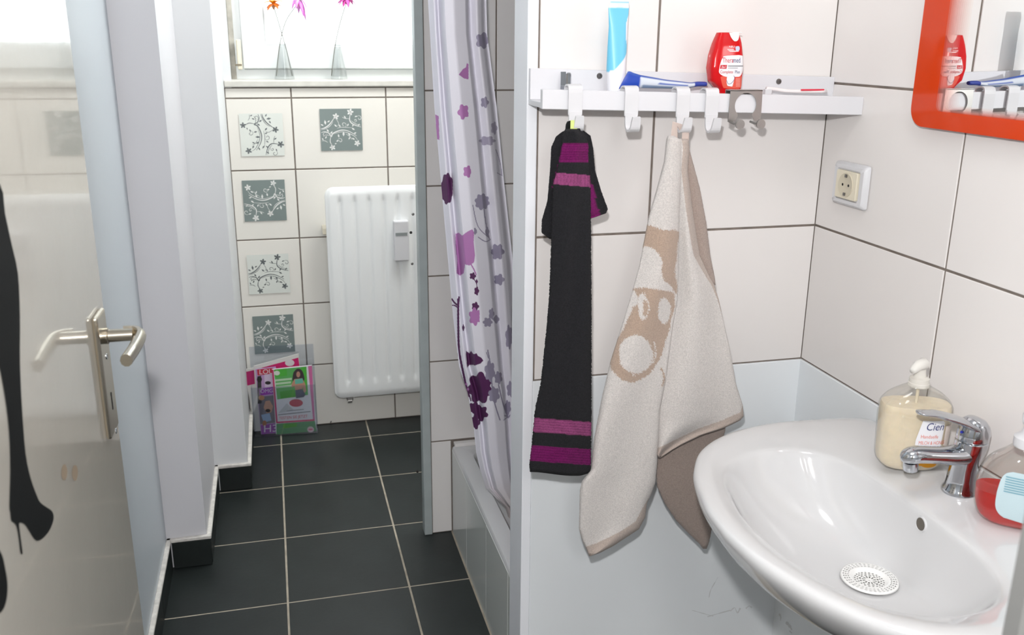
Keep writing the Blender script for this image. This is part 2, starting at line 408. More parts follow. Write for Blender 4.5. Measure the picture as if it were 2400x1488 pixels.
# ------------------------------------------------------------------ shower tray
tr=thing('shower_tray','white shower tray with a grey tiled front behind the partition','shower',(.85,2.12,0))
ZT=.290
y0,y1=Y1B+.005,Y2-.006; xa,xb=XP+.002,1.318
def rr(x0,x1,y0,y1,r,z,n=5):
    out=[]
    for cx,cy,a0 in ((x1-r,y1-r,0),(x0+r,y1-r,PI/2),(x0+r,y0+r,PI),(x1-r,y0+r,1.5*PI)):
        for i in range(n+1):
            a=a0+PI/2*i/n; out.append(Vector((cx+r*math.cos(a),cy+r*math.sin(a),z)))
    return out
bm=loft(NB(),[rr(xa,xb,y0,y1,.004,ZT-.05),rr(xa,xb,y0,y1,.006,ZT-.008),rr(xa+.004,xb-.004,y0+.004,y1-.004,.008,ZT),rr(xa+.045,xb-.045,y0+.05,y1-.05,.05,ZT),
  rr(xa+.052,xb-.052,y0+.057,y1-.057,.05,ZT-.008),rr(xa+.075,xb-.075,y0+.08,y1-.08,.06,ZT-.12),rr(xa+.12,xb-.12,y0+.12,y1-.12,.06,ZT-.13)])
obj('basin',fix(bm),MT['ceramic'],tr,smooth=True)
obj('plinth',B((XP+.006,y0,0),(1.318,y1,.155)),MT['grout'],tr)
obj('plinth_rail',B((XP+.006,y0,.155),(XP+.03,y1,ZT-.051)),MT['grout'],tr)
ys=[Y2-.008,P(1092,1200,'x',XP)[1],P(1138,1300,'x',XP)[1],1.80,y0]
for a,b in zip(ys,ys[1:]): tile(tr,'-x',(XP+.006,a,0),a-b,ZT-.012,MT['tub'],t=.005,g=.0012)
lg=obj('end_ledge',B((.467,Y2-.026,ZT),(1.2,Y2-.0045,.300),.001),MT['tile'],tr); lg['label']='narrow tiled ledge at the far end of the tray'
# ------------------------------------------------------------------ door
DK=math.tan(math.radians(1.553)); dd=Vector((DK,1,0)).normalized(); dn=Vector((1,-DK,0)).normalized()
D0=Vector((-.2580,1.432,0))     # free edge, room face
def DP(px,py,off=0):
    r=M3@_ray(px,py); o=D0+dn*off; t=(o-CAM).dot(dn)/r.dot(dn); return CAM+r*t
def DL(s,n,z): return D0-dd*s+dn*n+Vector((0,0,z))   # s back from the free edge, n off the face
dr=struct(bpy.data.objects.new('door_1',None)); COL.objects.link(dr)
R=lambda c: DL(c.x,c.y,c.z)
obj('door_leaf',B((0,-.040,.012),(.80,0,2.0),.002,R),MT['door'],dr)
# back plate and lever
pl0=DP(215,740); pl1=DP(232,716); sN=(D0-DP(218,790)).dot(dd); sF=(D0-DP(238,770)).dot(dd)
zt_=DP(226,728)[2]; zb_=DP(250,1030)[2]
scN=max(sN,sF); scF=min(sN,sF); 
hd=obj('back_plate',B((scF,.0,zb_),(scN,.008,zt_),.0035,R,2),MT['nickel'],dr); hd['label']='tall satin nickel back plate'
hc=(scN+scF)/2; hz=DP(225,795)[2]
hb=NB(); lathe(hb,[(.0115,0),(.0118,.006),(.0095,.007),(.0092,.040)],DL(hc,.008,hz),dn,20)
obj('lever_neck',hb,MT['nickel'],hd,smooth=True)
N0=DL(hc,.040,hz)
pts=spl([DL(hc-.009,.034,hz),DL(hc-.008,.048,hz),DL(hc+.002,.0570,hz-.0005),DL(hc+.020,.0590,hz-.001),DL(hc+.065,.0580,hz-.002),DL(hc+.108,.055,hz-.003)],4)
hb=NB(); tube(hb,pts,[(.0060+.0022*min(1,i/6),.0115-.0025*i/len(pts)) for i in range(len(pts))],10,flatn=(0,0,1))
obj('lever_handle',fix(hb),MT['nickel'],hd,smooth=True)
for z,kind in ((DP(235,838)[2],'s'),(DP(258,1012)[2],'s')):
    obj('screw',lathe(NB(),[(.0042,0),(.0040,.001),(.002,.0006),(.0001,.0004)],DL(hc-.002,.008,z),dn,14,False,True),MT['chrome'],hd)
kz=DP(250,940)[2]
kb=NB(); prism(kb,[(.003*math.cos(a),.003*math.sin(a)) for a in [i*PI/6 for i in range(12)]],lambda p:DL(hc+p[0],.0081,kz+.012+p[1]),lambda p:DL(hc+p[0],.0086,kz+.012+p[1]))
prism(kb,[(-.002,-.012),(.002,-.012),(.002,.011),(-.002,.011)],lambda p:DL(hc+p[0],.0081,kz+p[1]),lambda p:DL(hc+p[0],.0086,kz+p[1]))
obj('keyhole',kb,MT['dark'],hd)
# decals on the door
leg=[(-140,380),(-60,395),(0,432),(12,500),(28,575),(42,640),(47,740),(47,850),(52,960),(60,1062),(72,1120),(86,1160),(95,1178),(112,1190),(122,1198),(126,1210),(124,1224),(116,1243),(104,1258),(93,1266),(84,1266),(76,1257),(66,1240),(58,1229),(50,1225),(45,1228),(48,1255),(53,1294),(51,1298),(48,1294),(43,1255),(39,1235),(34,1226),(26,1219),(24,1200),(22,1185),(24,1100),(21,1010),(10,920),(-8,840),(-60,700),(-140,560)]
q=spl(leg+[leg[0]],3)[:-1]
bm=cprism(NB(),q,lambda p:DP(p[0],p[1],.0001),lambda p:DP(p[0],p[1],.0006))
dcl=obj('boot_decal',fix(bm),MT['black'],dr); dcl['label']='black silhouette sticker of a leg in a high-heeled boot'
q=spl([(-40,1250),(0,1290),(13,1335),(18,1375),(13,1415),(-2,1438),(-40,1450)],4)
bm=prism(NB(),q,lambda p:DP(p[0],p[1],.0001),lambda p:DP(p[0],p[1],.0006)); dcl=obj('toe_decal',fix(bm),MT['black'],dr); dcl['label']='black rounded tip of a second silhouette sticker'
for cx,cy in ((151,1107),(176,1108)):
    bm=NB(); ngon(bm,[(cx+6.5*math.cos(a*PI/8)*(1+.15*random.random()),cy+18*math.sin(a*PI/8)*(1+.1*random.random())) for a in range(16)],lambda x,y:DP(x,y,.0004)); obj('smudge',bm,MT['stain'],dr)
# ------------------------------------------------------------------ radiator
rd=thing('radiator','white ribbed panel radiator on the tiled wall below the window','radiator',(.46,3.37,.12))
RX0,RX1,RZ0,RZ1,RY=.172,.80,.137,.934,3.318
bm=NB(); nx,nz=190,60; ch0=P(790,480,'y',RY)[0]; pitch=(P(932,470,'y',RY)[0]-P(796,470,'y',RY)[0])/4; c0=P(796,470,'y',RY)[0]
zt1=P(800,468,'y',RY)[2]; zb1=P(810,895,'y',RY)[2]
gv=[]
def sst(a,b,x): t=max(0,min(1,(x-a)/(b-a))); return t*t*(3-2*t)
for j in range(nz+1):
    z=RZ0+(RZ1-RZ0)*(j/nz); row=[]
    for i in range(nx+1):
        x=RX0+(RX1-RX0)*i/nx
        u=((x-c0)/pitch+.5)%1-.5
        g=math.exp(-(u/.14)**2)*sst(zb1-.012,zb1+.012,z)*(1-sst(zt1-.010,zt1+.012,z))*(x>c0-.4*pitch)
        e=min(x-RX0,RX1-x,z-RZ0,RZ1-z); rim=.007*(1-sst(0,.016,e))
        row.append(bm.verts.new((x,RY+.008*g+rim,z)))
    gv.append(row)
for j in range(nz):
    for i in range(nx): bm.faces.new((gv[j][i],gv[j][i+1],gv[j+1][i+1],gv[j+1][i]))
# round the corners
rc=.030
for v in bm.verts:
    for cx,cz,sx_,sz_ in ((RX0+rc,RZ0+rc,-1,-1),(RX0+rc,RZ1-rc,-1,1),(RX1-rc,RZ0+rc,1,-1),(RX1-rc,RZ1-rc,1,1)):
        dx=(v.co.x-cx)*sx_; dz=(v.co.z-cz)*sz_
        if dx>0 and dz>0:
            m_=max(dx,dz); l=math.hypot(dx,dz)
            if l>0: k=m_/l; v.co.x=cx+dx*k*sx_; v.co.z=cz+dz*k*sz_
ft=obj('front_panel',bm,MT['radiator'],rd,smooth='all')
rr2=lambda ins,y:[Vector((p.x,y,p.y)) for p in rr(RX0+ins,RX1-ins,RZ0+ins,RZ1-ins,rc,0)]
bm=loft(NB(),[rr2(0,RY+.0068),rr2(-.002,RY+.010),rr2(-.002,RY+.018),rr2(.004,RY+.022)]); obj('back_panel',fix(bm),MT['radiator'],rd,smooth=True)
obj('bracket',B((RX0-.014,RY+.02,P(760,553,'y',RY)[2]),(RX0+.03,YF-.004,P(760,538,'y',RY)[2]),.002),MT['cream'],rd)
vx=P(820,935,'y',RY+.02)
vb=NB(); box(vb,(vx[0]-.012,RY+.012,vx[2]-.002),(vx[0]+.012,RY+.03,RZ0+.004),.002); lathe(vb,[(.008,0),(.008,.016)],(vx[0]-.008,RY+.02,vx[2]-.006),(1,0,0),12)
obj('valve',vb,MT['steel'],rd)
m0=P(925,612,'y',RY-.02); m1=P(952,517,'y',RY-.02)
ms=obj('heat_meter',B((m0[0],RY-.026,m0[2]),(m1[0]+.008,RY+.004,m1[2]),.004,seg=2),MT['white'],rd); ms['label']='small white heat meter clipped to the radiator front'
obj('meter_display',B((m0[0]+.005,RY-.0275,P(930,552,'y',RY-.02)[2]),(m1[0]+.002,RY-.026,P(930,545,'y',RY-.02)[2])),flat('meter_grey',(140,146,146)),ms)
p=P(775,988,'y',YF-.012); vb=NB(); tube(vb,spl([(p[0],YF-.005,p[2]-.004),(p[0],YF-.02,p[2]),(p[0]+.003,YF-.02,p[2]+.006)],4),.002,8); obj('bleed_hook',vb,MT['steel'],rd)
# ------------------------------------------------------------------ stickers with vines
def vine(rot,fn):
    bm=NB(); c_,s_=math.cos(rot),math.sin(rot)
    def g(x,y):
        x-=.5;y-=.5; return fn(.5+x*c_-y*s_,.5+x*s_+y*c_)
    def rb(p,wd): ribbon(bm,spl(p,5),lambda t:wd*(.35+.65*math.sin(PI*min(.97,max(.05,t)))),g)
    def flower(x,y,r,a0=.3):
        for k in range(5):
            a=a0+k*2*PI/5; ngon(bm,[(x+r*.15*math.cos(a-1.2),y+r*.15*math.sin(a-1.2)),(x+r*.75*math.cos(a-.42),y+r*.75*math.sin(a-.42)),(x+r*1.1*math.cos(a),y+r*1.1*math.sin(a)),(x+r*.75*math.cos(a+.42),y+r*.75*math.sin(a+.42)),(x+r*.15*math.cos(a+1.2),y+r*.15*math.sin(a+1.2))],g)
    def leaf(x,y,a,l): 
        ngon(bm,[(x,y),(x+l*.5*math.cos(a)-l*.22*math.sin(a),y+l*.5*math.sin(a)+l*.22*math.cos(a)),(x+l*math.cos(a),y+l*math.sin(a)),(x+l*.5*math.cos(a)+l*.22*math.sin(a),y+l*.5*math.sin(a)-l*.22*math.cos(a))],g)
    def spiral(x,y,r,a0,s=1): rb([(x+r*(1-k/9)*math.cos(a0+s*k*.85),y+r*(1-k/9)*math.sin(a0+s*k*.85)) for k in range(9)],.012)
    rb([(0.01,.53),(.1,.55),(.22,.63),(.34,.78)],.026); rb([(.01,.50),(.12,.53),(.24,.60),(.31,.70)],.012)
    rb([(.02,.44),(.1,.46),(.2,.42),(.25,.34),(.3,.42),(.5,.49),(.68,.46),(.86,.35)],.026); rb([(.3,.40),(.5,.45),(.66,.42),(.82,.33),(.88,.24)],.013)
    rb([(.73,.88),(.71,.72),(.80,.62),(.98,.56)],.024); rb([(.74,.72),(.84,.64),(.98,.60)],.012)
    rb([(.24,.34),(.22,.22),(.27,.12)],.018); rb([(.4,.54),(.5,.56),(.6,.56),(.78,.54)],.012); rb([(.25,.36),(.14,.38),(.06,.34)],.012)
    rb([(.36,.80),(.44,.66),(.41,.58)],.01); rb([(.53,.80),(.6,.77),(.7,.76)],.012); rb([(.02,.24),(.1,.24),(.16,.20)],.012); rb([(.6,.40),(.7,.33),(.74,.26)],.011)
    spiral(.56,.62,.07,-1.2); spiral(.94,.77,.07,2.6,-1); spiral(.46,.24,.065,2.8,-1); spiral(.10,.39,.06,.3); spiral(.84,.72,.045,4)
    for x,y,r in ((.38,.82,.075),(.73,.92,.08),(.27,.08,.07),(.87,.17,.075)): flower(x,y,r,x*7)
    for x,y,a,l in ((.13,.62,1.7,.12),(.17,.68,.6,.08),(.08,.60,2.6,.08),(.42,.40,-1.4,.09),(.55,.46,-1.6,.12),(.66,.42,-1.0,.09),(.40,.57,2.4,.09),(.64,.58,1,.08),(.48,.56,2,.08),(.75,.54,-.6,.09),(.76,.57,.9,.08),(.20,.45,2.2,.09),(.23,.40,.9,.09),(.14,.36,-2,.08),(.9,.58,.9,.08),(.62,.77,2.2,.08),(.74,.30,-.5,.09),(.70,.33,-2,.08),(.83,.80,.4,.07),(.36,.22,.4,.08),(.06,.25,2,.07),(.79,.40,.4,.08),(.32,.16,.3,.06)): leaf(x,y,a,l)
    return bm
STK=[ # pixel centre, half size, tilt, dark, design rotation, label
 ((614,316),.0,False,-PI/2,'pale film sticker with grey vines, topmost in the left tile column'),
 ((800,304),.0,True,0,'grey square sticker with white vines, alone in the tile right of the others'),
 ((620,470),.0,True,PI,'grey square sticker with white vines, directly below the topmost pale sticker'),
 ((630,642),.0,False,0,'pale film sticker with grey vines, between the two grey ones'),
 ((642,783),.0,True,0,'grey square sticker with white vines, lowest, just above the magazines')]
for (px,py),tl,dk,ro,lab in STK:
    c=P(px,py,'y',YF-.004); hs=.0735
    t_=thing('tile_sticker',lab,'sticker',(c[0],YF-.0042,c[2]-hs),'floral stickers on the far wall tiles')
    fn=lambda x,y,c=c,o=0:(c[0]+(x-.5)*2*hs,YF-.0053,c[2]+(y-.5)*2*hs)
    obj('film',B((c[0]-hs,YF-.0050,c[2]-hs),(c[0]+hs,YF-.0044,c[2]+hs)),MT['vinegrey' if dk else 'vinepale'],t_)
    obj('vine_print',vine(ro,fn),MT['vinewhite' if dk else 'vinedark'],t_)
# ------------------------------------------------------------------ curtain
PUR=lin(84,38,84); MAG=lin(178,120,178); LAV=lin(152,146,168); LAV2=lin(170,164,184); CW=lin(228,226,236)
def petals(cx,cy,rx,ry,n,a0=0,dep=.28):
    return [(cx+rx*math.cos(t)*(1-dep*abs(math.sin(n*(t-a0)/2))**3),cy+ry*math.sin(t)*(1-dep*abs(math.sin(n*(t-a0)/2))**3)) for t in [2*PI*i/48 for i in range(48)]]
def strip(pts,wd):
    q=spl(pts,4);L=[];Rr=[]
    for i,p in enumerate(q):
        a=q[max(i-1,0)];b=q[min(i+1,len(q)-1)];dx,dy=b[0]-a[0],b[1]-a[1];l=math.hypot(dx,dy) or 1
        L.append((p[0]-dy/l*wd/2,p[1]+dx/l*wd/2)); Rr.append((p[0]+dy/l*wd/2,p[1]-dx/l*wd/2))
    return L+Rr[::-1]
PR=[]
def pr_(poly,c,clip=None):
    xs_=[p[0] for p in poly]; ys_=[p[1] for p in poly]; PR.append((min(xs_),max(xs_),min(ys_),max(ys_),poly,c,clip))
pr_(petals(1131,95,17,20,5),LAV); pr_([(1075,175),(1085,162),(1092,158),(1094,148),(1098,150),(1098,186),(1088,184)],MAG)
pr_(petals(1086,262,14,19,5,.5),MAG,(0,1098)); pr_(petals(1136,240,10,14,5),LAV); pr_(petals(1142,330,20,12,6),LAV2); pr_(petals(1158,300,8,16,5),LAV2)
pr_([(1020,268),(1028,272),(1030,328),(1024,326)],MAG); pr_(petals(1048,442,15,38,8,.2,.12),PUR,(0,1061)); pr_(petals(1096,402,11,15,5),MAG,(0,1104))
pr_(petals(1130,473,18,20,8,.2,.2),LAV); pr_(strip([(1134,490),(1140,530),(1147,560)],2.5),LAV); pr_(strip([(1108,480),(1120,530),(1145,556)],2.2),LAV); pr_(petals(1142,543,5,12,4),LAV); pr_(petals(1114,542,4,9,3),LAV); pr_(strip([(1120,555),(1138,566),(1150,560)],2.5),LAV)
pr_([(1068,548),(1075,545),(1083,552),(1095,543),(1107,537),(1111,545),(1110,570),(1113,600),(1111,615),(1100,622),(1090,620),(1087,640),(1078,646),(1070,640),(1072,610),(1068,580)],MAG); pr_(strip([(1103,618),(1111,632),(1116,644)],3),MAG)
pr_(petals(1166,590,17,20,6),LAV,(1151,2000)); pr_(petals(1170,655,13,14,5),LAV); pr_(strip([(1158,660),(1170,655)],3),LAV)
pr_(petals(1108,647,8,9,5),PUR); pr_(petals(1117,660,3,6,4),PUR); pr_(petals(1117,682,6,11,5),PUR); pr_(strip([(1108,650),(1117,665),(1117,690)],2),PUR); pr_(petals(1114,718,9,11,5),PUR); pr_(petals(1113,742,15,22,6,.4),MAG,(0,1124))
pr_(petals(1152,735,7,14,5),LAV); pr_(petals(1143,755,12,12,6),LAV); pr_(petals(1163,748,8,10,4),LAV)
pr_(strip([(1074,700),(1074,760),(1076,820),(1085,870),(1098,930)],5),PUR); pr_(strip([(1058,700),(1068,712),(1075,716)],4),PUR); pr_(strip([(1054,715),(1066,716),(1074,722)],3),PUR); pr_(strip([(1076,695),(1074,720)],4),PUR)
pr_(petals(1050,660,3,9,4),PUR); pr_(petals(1068,832,5,13,4),PUR); pr_(petals(1086,768,3,8,4),PUR)
pr_([(1092,822),(1100,828),(1104,822),(1110,830),(1117,828),(1120,834),(1128,838),(1133,845),(1126,852),(1114,856),(1100,855),(1095,862)],PUR)
for k in range(7):
    a=k*2*PI/7+.3; pr_(petals(1125+19*math.cos(a),909+24*math.sin(a),12,14,3,a,.15),PUR,(0,1152))
pr_(petals(1125,909,16,20,5),PUR); pr_(petals(1112,955,14,14,5),PUR); pr_(petals(1125,968,20,20,6,.3,.3),PUR); pr_(petals(1114,990,12,17,5),PUR)
pr_(strip([(1085,870),(1094,905),(1104,940)],3),PUR); pr_(petals(1097,912,2.5,4,4),MAG); pr_(petals(1093,900,2.5,3,4),MAG)
for x,y,rx,ry in ((1148,870,13,26),(1168,885,10,16),(1158,925,14,20),(1193,790,9,30),(1197,912,10,20),(1190,955,8,18)): pr_(petals(x,y,rx,ry,6,.3,.25),LAV)
pr_(strip([(1143,820),(1150,860),(1156,930),(1172,985)],3),LAV); pr_(strip([(1168,900),(1180,950),(1192,980)],3),LAV); pr_(strip([(1182,974),(1195,976)],3),LAV); pr_(strip([(1180,985),(1196,972)],2),LAV); pr_(strip([(1140,825),(1145,840)],2),LAV)
pr_(strip([(1162,350),(1172,380),(1176,410)],2),LAV2); pr_(strip([(1165,405),(1178,412)],2),LAV2)
def curt_col(x,y):
    c=CW
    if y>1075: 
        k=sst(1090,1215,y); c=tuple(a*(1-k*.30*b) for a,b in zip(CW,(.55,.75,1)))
    for x0,x1,y0_,y1_,poly,cc,clip in PR:
        if x0<=x<=x1 and y0_<=y<=y1_ and (not clip or clip[0]<=x<=clip[1]) and inpoly(x,y,poly): c=cc
    return c
Lt=[(-620,975),(0,1003),(250,1018),(500,1040),(744,1062),(860,1076),(920,1096),(1000,1110),(1060,1116),(1100,1125),(1145,1140),(1165,1160),(1190,1184),(1226,1195)]
Rt=[(-620,1120),(0,1140),(80,1142),(150,1151),(250,1164),(430,1182),(620,1203),(800,1214),(1000,1222),(1226,1232)]
FO=[(0,.030),(.11,.0),(.18,.022),(.27,-.045),(.45,-.050),(.66,-.030),(.71,.012),(.84,-.006),(.92,.010),(.96,.035),(1,.03)]
NU,NV=190,760; vts=[];cols=[]
def wobble(y): return .018*math.sin(y/260)+.006*math.sin(y/91+1)
_ys=[-620+10*k for k in range(62)]+[1226*k/1000 for k in range(1001)]; NV=len(_ys)-1
for j in range(NV+1):
    y=_ys[j]; l=interp(Lt,y); r=interp(Rt,y)
    for i in range(NU+1):
        u=i/NU; uu=min(1,max(0,u+wobble(y)*math.sin(PI*u)))
        t=uu*len(FO)
        d=0; 
        for k in (-1,0,1): d+=interp(FO,min(1,max(0,uu+k*.018)))/3
        d*=.5+.4*(1-sst(600,1200,y))
        vts.append(P(l+(r-l)*u,y,'y',2.10+d*1.1)); cols.append(curt_col(l+(r-l)*u,y) if y>0 else CW)
fc=[(j*(NU+1)+i,j*(NU+1)+i+1,(j+1)*(NU+1)+i+1,(j+1)*(NU+1)+i) for j in range(NV) for i in range(NU)]
ct=thing('shower_curtain','white shower curtain with purple and grey flower print, gathered beside the partition','curtain',(.5,2.1,.23))
o=obj('curtain_cloth',(vts,fc),MT['curtain'],ct,smooth='all'); paint(o,cols)
zt_c=P(1050,-620,'y',2.1)[2]
for k in range(4):
    p=P(990+38*k,-620,'y',2.1); bm=NB(); tube(bm,[(p[0],2.1+.017*math.cos(a),p[2]+.012+.017*math.sin(a)) for a in [i*PI/8 for i in range(17)]],.0018,6); obj('curtain_ring',bm,MT['white'],ct)
rod=obj('curtain_rod',lathe(NB(),[(.011,0),(.011,1.317-X2+.03)],(X2-.02,2.1,zt_c+.025),(1,0,0),16),MT['white'],org=(X2,2.1,zt_c+.014)); tag(rod,'white rod carrying the shower curtain over the tray','curtain rod')
# ------------------------------------------------------------------ ledge shelf on the towel wall
SY=Y1-.1195; 
sh=thing('picture_ledge','narrow white wall ledge holding toothpaste and brushes above the towels','shelf',(.77,Y1,1.31))
zl=lambda x,z: z-.017*(x-.455)/.63       # the ledge hangs slightly out of level
def SB(a,b,bev=.001): return B(a,b,bev,lambda c:Vector((c.x,c.y,zl(c.x,c.z))))
obj('back_board',SB((.4585,Y1-.0175,1.343),(1.0785,Y1-.0045,1.398)),MT['shelf'],sh)
obj('bottom_board',SB((.4585,SY+.0145,1.333),(1.0785,Y1-.0045,1.343)),MT['shelf'],sh)
obj('front_lip',SB((.4525,SY,1.333),(1.078,SY+.014,1.366)),MT['shelf'],sh)
for px,py in ((1405,178),(1825,191)):
    p=P(px,py,'y',Y1-.0175); s_=obj('screw',lathe(NB(),[(.0055,0),(.005,.002),(.0025,.002),(.002,.0008)],p,(0,-1,0),18,False,True),MT['screw'],sh); s_['label']='dull metal screw fixing the board'
SZ=1.343  # shelf floor
# hooks
def hook(px,label):
    p=P(px,205,'y',SY); x=p[0]; zo=zl(x,0); wd=.0125
    t_=thing('over_edge_hook',label,'hook',(x,SY,1.30+zo),'white plastic hooks over the ledge')
    prof=spl([(.020,1.352),(.020,1.364),(.017,1.3715),(.008,1.3745),(-.003,1.372),(-.0055,1.362)],3)+[(-.0055,1.325)]
    bm=NB()
    n=len(prof); rings=[]
    for i,(y,z) in enumerate(prof):
        a=prof[max(i-1,0)];b=prof[min(i+1,n-1)]; dy,dz=b[0]-a[0],b[1]-a[1]; l=math.hypot(dy,dz); ny,nz=dz/l*.0014,-dy/l*.0014
        rings.append([Vector((x-wd/1.0,SY+y+ny,z+zo+nz)),Vector((x+wd/1.0,SY+y+ny,z+zo+nz)),Vector((x+wd/1.0,SY+y-ny,z+zo-nz)),Vector((x-wd/1.0,SY+y-ny,z+zo-nz))])
    loft(bm,rings); obj('clip',fix(bm),MT['white'],t_)
    bm=NB(); prof=spl([(-.006,1.330,.0115),(-.0062,1.312,.011),(-.010,1.303,.0105),(-.018,1.300,.010),(-.026,1.305,.009),(-.030,1.318,.008),(-.032,1.325,.007)],4); rings=[]
    for i,(y,z,w_) in enumerate(prof):
        a=prof[max(i-1,0)];b=prof[min(i+1,len(prof)-1)]; dy,dz=b[0]-a[0],b[1]-a[1]; l=math.hypot(dy,dz); ny,nz=dz/l*.002,-dy/l*.002
        rings.append([Vector((x-w_,SY+y+ny,z+zo+nz)),Vector((x+w_,SY+y+ny,z+zo+nz)),Vector((x+w_,SY+y-ny,z+zo-nz)),Vector((x-w_,SY+y-ny,z+zo-nz))])
    loft(bm,rings); obj('prong',fix(bm),MT['white'],t_)
    return x,zo
h1=hook(1347,'white plastic hook over the ledge carrying the black towel')
h2=hook(1479,'empty white plastic hook between the black and the beige towel')
h3=hook(1600,'white plastic hook over the ledge carrying the beige towel')
h4=hook(1668,'empty white plastic hook just left of the steel double hook')
# steel double hook with round cut-out
a=P(1712,216,'y',SY-.003); b_=P(1786,222,'y',SY-.003); zb=P(1740,290,'y',SY-.003)[2]; x0,x1=a[0],b_[0]; zt2=a[2]+.003
st=thing('steel_double_hook','brushed steel double hook with a round cut-out, hung over the ledge','hook',((x0+x1)/2,SY,zb))
xc=(x0+x1)/2; rc_=.0215; zc=P(1748,246,'y',SY)[2]; out=[]
outer=[(x0,zt2),(x0,zb+.014)]; 
bm=NB()
L_=[(x0,zt2),(x0-.001,zb+.004),(x0+.004,zb+.002),(x0+.012,zb+.006)]
arc=[(xc+rc_*math.cos(t),zc+rc_*math.sin(t)) for t in [math.radians(232-i*(284/22)) for i in range(23)]]
Rr=[(x1-.012,zb+.006),(x1-.004,zb+.002),(x1+.001,zb+.004),(x1,zt2)]
poly=L_+arc+Rr
cprism(bm,poly,lambda p:Vector((p[0],SY-.0022,p[1])),lambda p:Vector((p[0],SY-.0042,p[1])))
obj('plate',fix(bm),MT['steel'],st)
obj('clip',B((x0,SY-.0042,zt2-.001),(x1,SY+.017,zt2+.001)),MT['steel'],st)
obj('clip_return',B((x0,SY+.015,zt2-.014),(x1,SY+.017,zt2-.001)),MT['steel'],st)
for xx in (x0+.012,x1-.010):
    bm=NB(); tube(bm,[(xx-.010,SY-.004,zb+.004),(xx-.006,SY-.014,zb+.001),(xx,SY-.024,zb+.001)],.0022,8); tube(bm,[(xx,SY-.023,zb+.001),(xx,SY-.027,zb+.001)],.0085,20); obj('knob',bm,MT['steel'],st,smooth=True)
# little metal clip behind first hook
p=P(1324,185,'y',Y1-.03); ck=thing('metal_clip','small shiny metal clip standing on the ledge behind the first hook','clip',(p[0],Y1-.03,SZ+zl(p[0],0)))
obj('blade',B((P(1313,185,'y',Y1-.03)[0],Y1-.033,SZ+zl(p[0],0)),(P(1325,185,'y',Y1-.03)[0],Y1-.031,P(1320,168,'y',Y1-.03)[2])),MT['chrome'],ck)
obj('jaw',B((P(1326,185,'y',Y1-.03)[0],Y1-.036,SZ+zl(p[0],0)+.004),(P(1337,185,'y',Y1-.03)[0],Y1-.028,P(1330,170,'y',Y1-.03)[2]),.002),MT['chrome'],ck)
# tube with blue wave -------------------------------------------------
yT=Y1-.055
bz=SZ+zl(P(1450,200,'y',yT)[0],0)+.0005
ztT=P(1450,4,'y',yT)[2]
def tz(py): return P(1450,py,'y',yT)[2]
Lp=[(0,1432),(20,1426),(60,1427),(110,1424),(160,1422),(215,1423)]
Rp=[(0,1474),(20,1474),(60,1471),(110,1469),(150,1466),(215,1464)]
rings=[];prof=[]
n=40; NZ=60
tb=thing('cosmetic_tube','standing blue and white cream tube with a flat crimped top','tube',(P(1446,200,'y',yT)[0],yT,bz))
vts=[];cols=[];pz0=P(1450,222,'y',yT)[2]
TB=lin(112,196,228)
def bluex(py): return interp([(0,1480),(30,1474),(55,1465),(85,1464),(105,1468),(125,1466),(145,1452),(160,1438),(168,1422),(169,1300)],py)
PYB=200*(P(1450,0,'y',yT)[2]-bz)/(P(1450,0,'y',yT)[2]-P(1450,200,'y',yT)[2])
zz=[bz+(ztT-bz)*j/NZ for j in range(NZ+1)]
for j,z in enumerate(zz):
    fr=(z-bz)/(ztT-bz); py=4+(1-fr)*(PYB-4)
    l=P(interp(Lp,py),py,'y',yT)[0]; r=P(interp(Rp,py),py,'y',yT)[0]; hw=(r-l)/2; cx=(l+r)/2
    dep=interp([(0,.0155),(.25,.0155),(.9,.003),(1,.0012)],fr)
    for i in range(n):
        a=2*PI*i/n; x=cx-hw*math.cos(a); y=yT-dep*math.sin(a); vts.append((x,y,z))
        pxx=interp(Lp,py)+(1-math.cos(a))/2*(interp(Rp,py)-interp(Lp,py)); fy=py
        cols.append(TB if (pxx<bluex(fy) and fy>16) or (fy<=16 and (fr>.985)) else (lin(214,228,236) if fy<=16+6*math.sin(pxx/5) else lin(238,238,244)))
fc=[(j*n+i,j*n+(i+1)%n,(j+1)*n+(i+1)%n,(j+1)*n+i) for j in range(NZ) for i in range(n)]+[tuple(range(n))[::-1],tuple(range(NZ*n,NZ*n+n))]
o=obj('tube_body',(vts,fc),MT['print_'],tb,smooth=True); paint(o,cols)
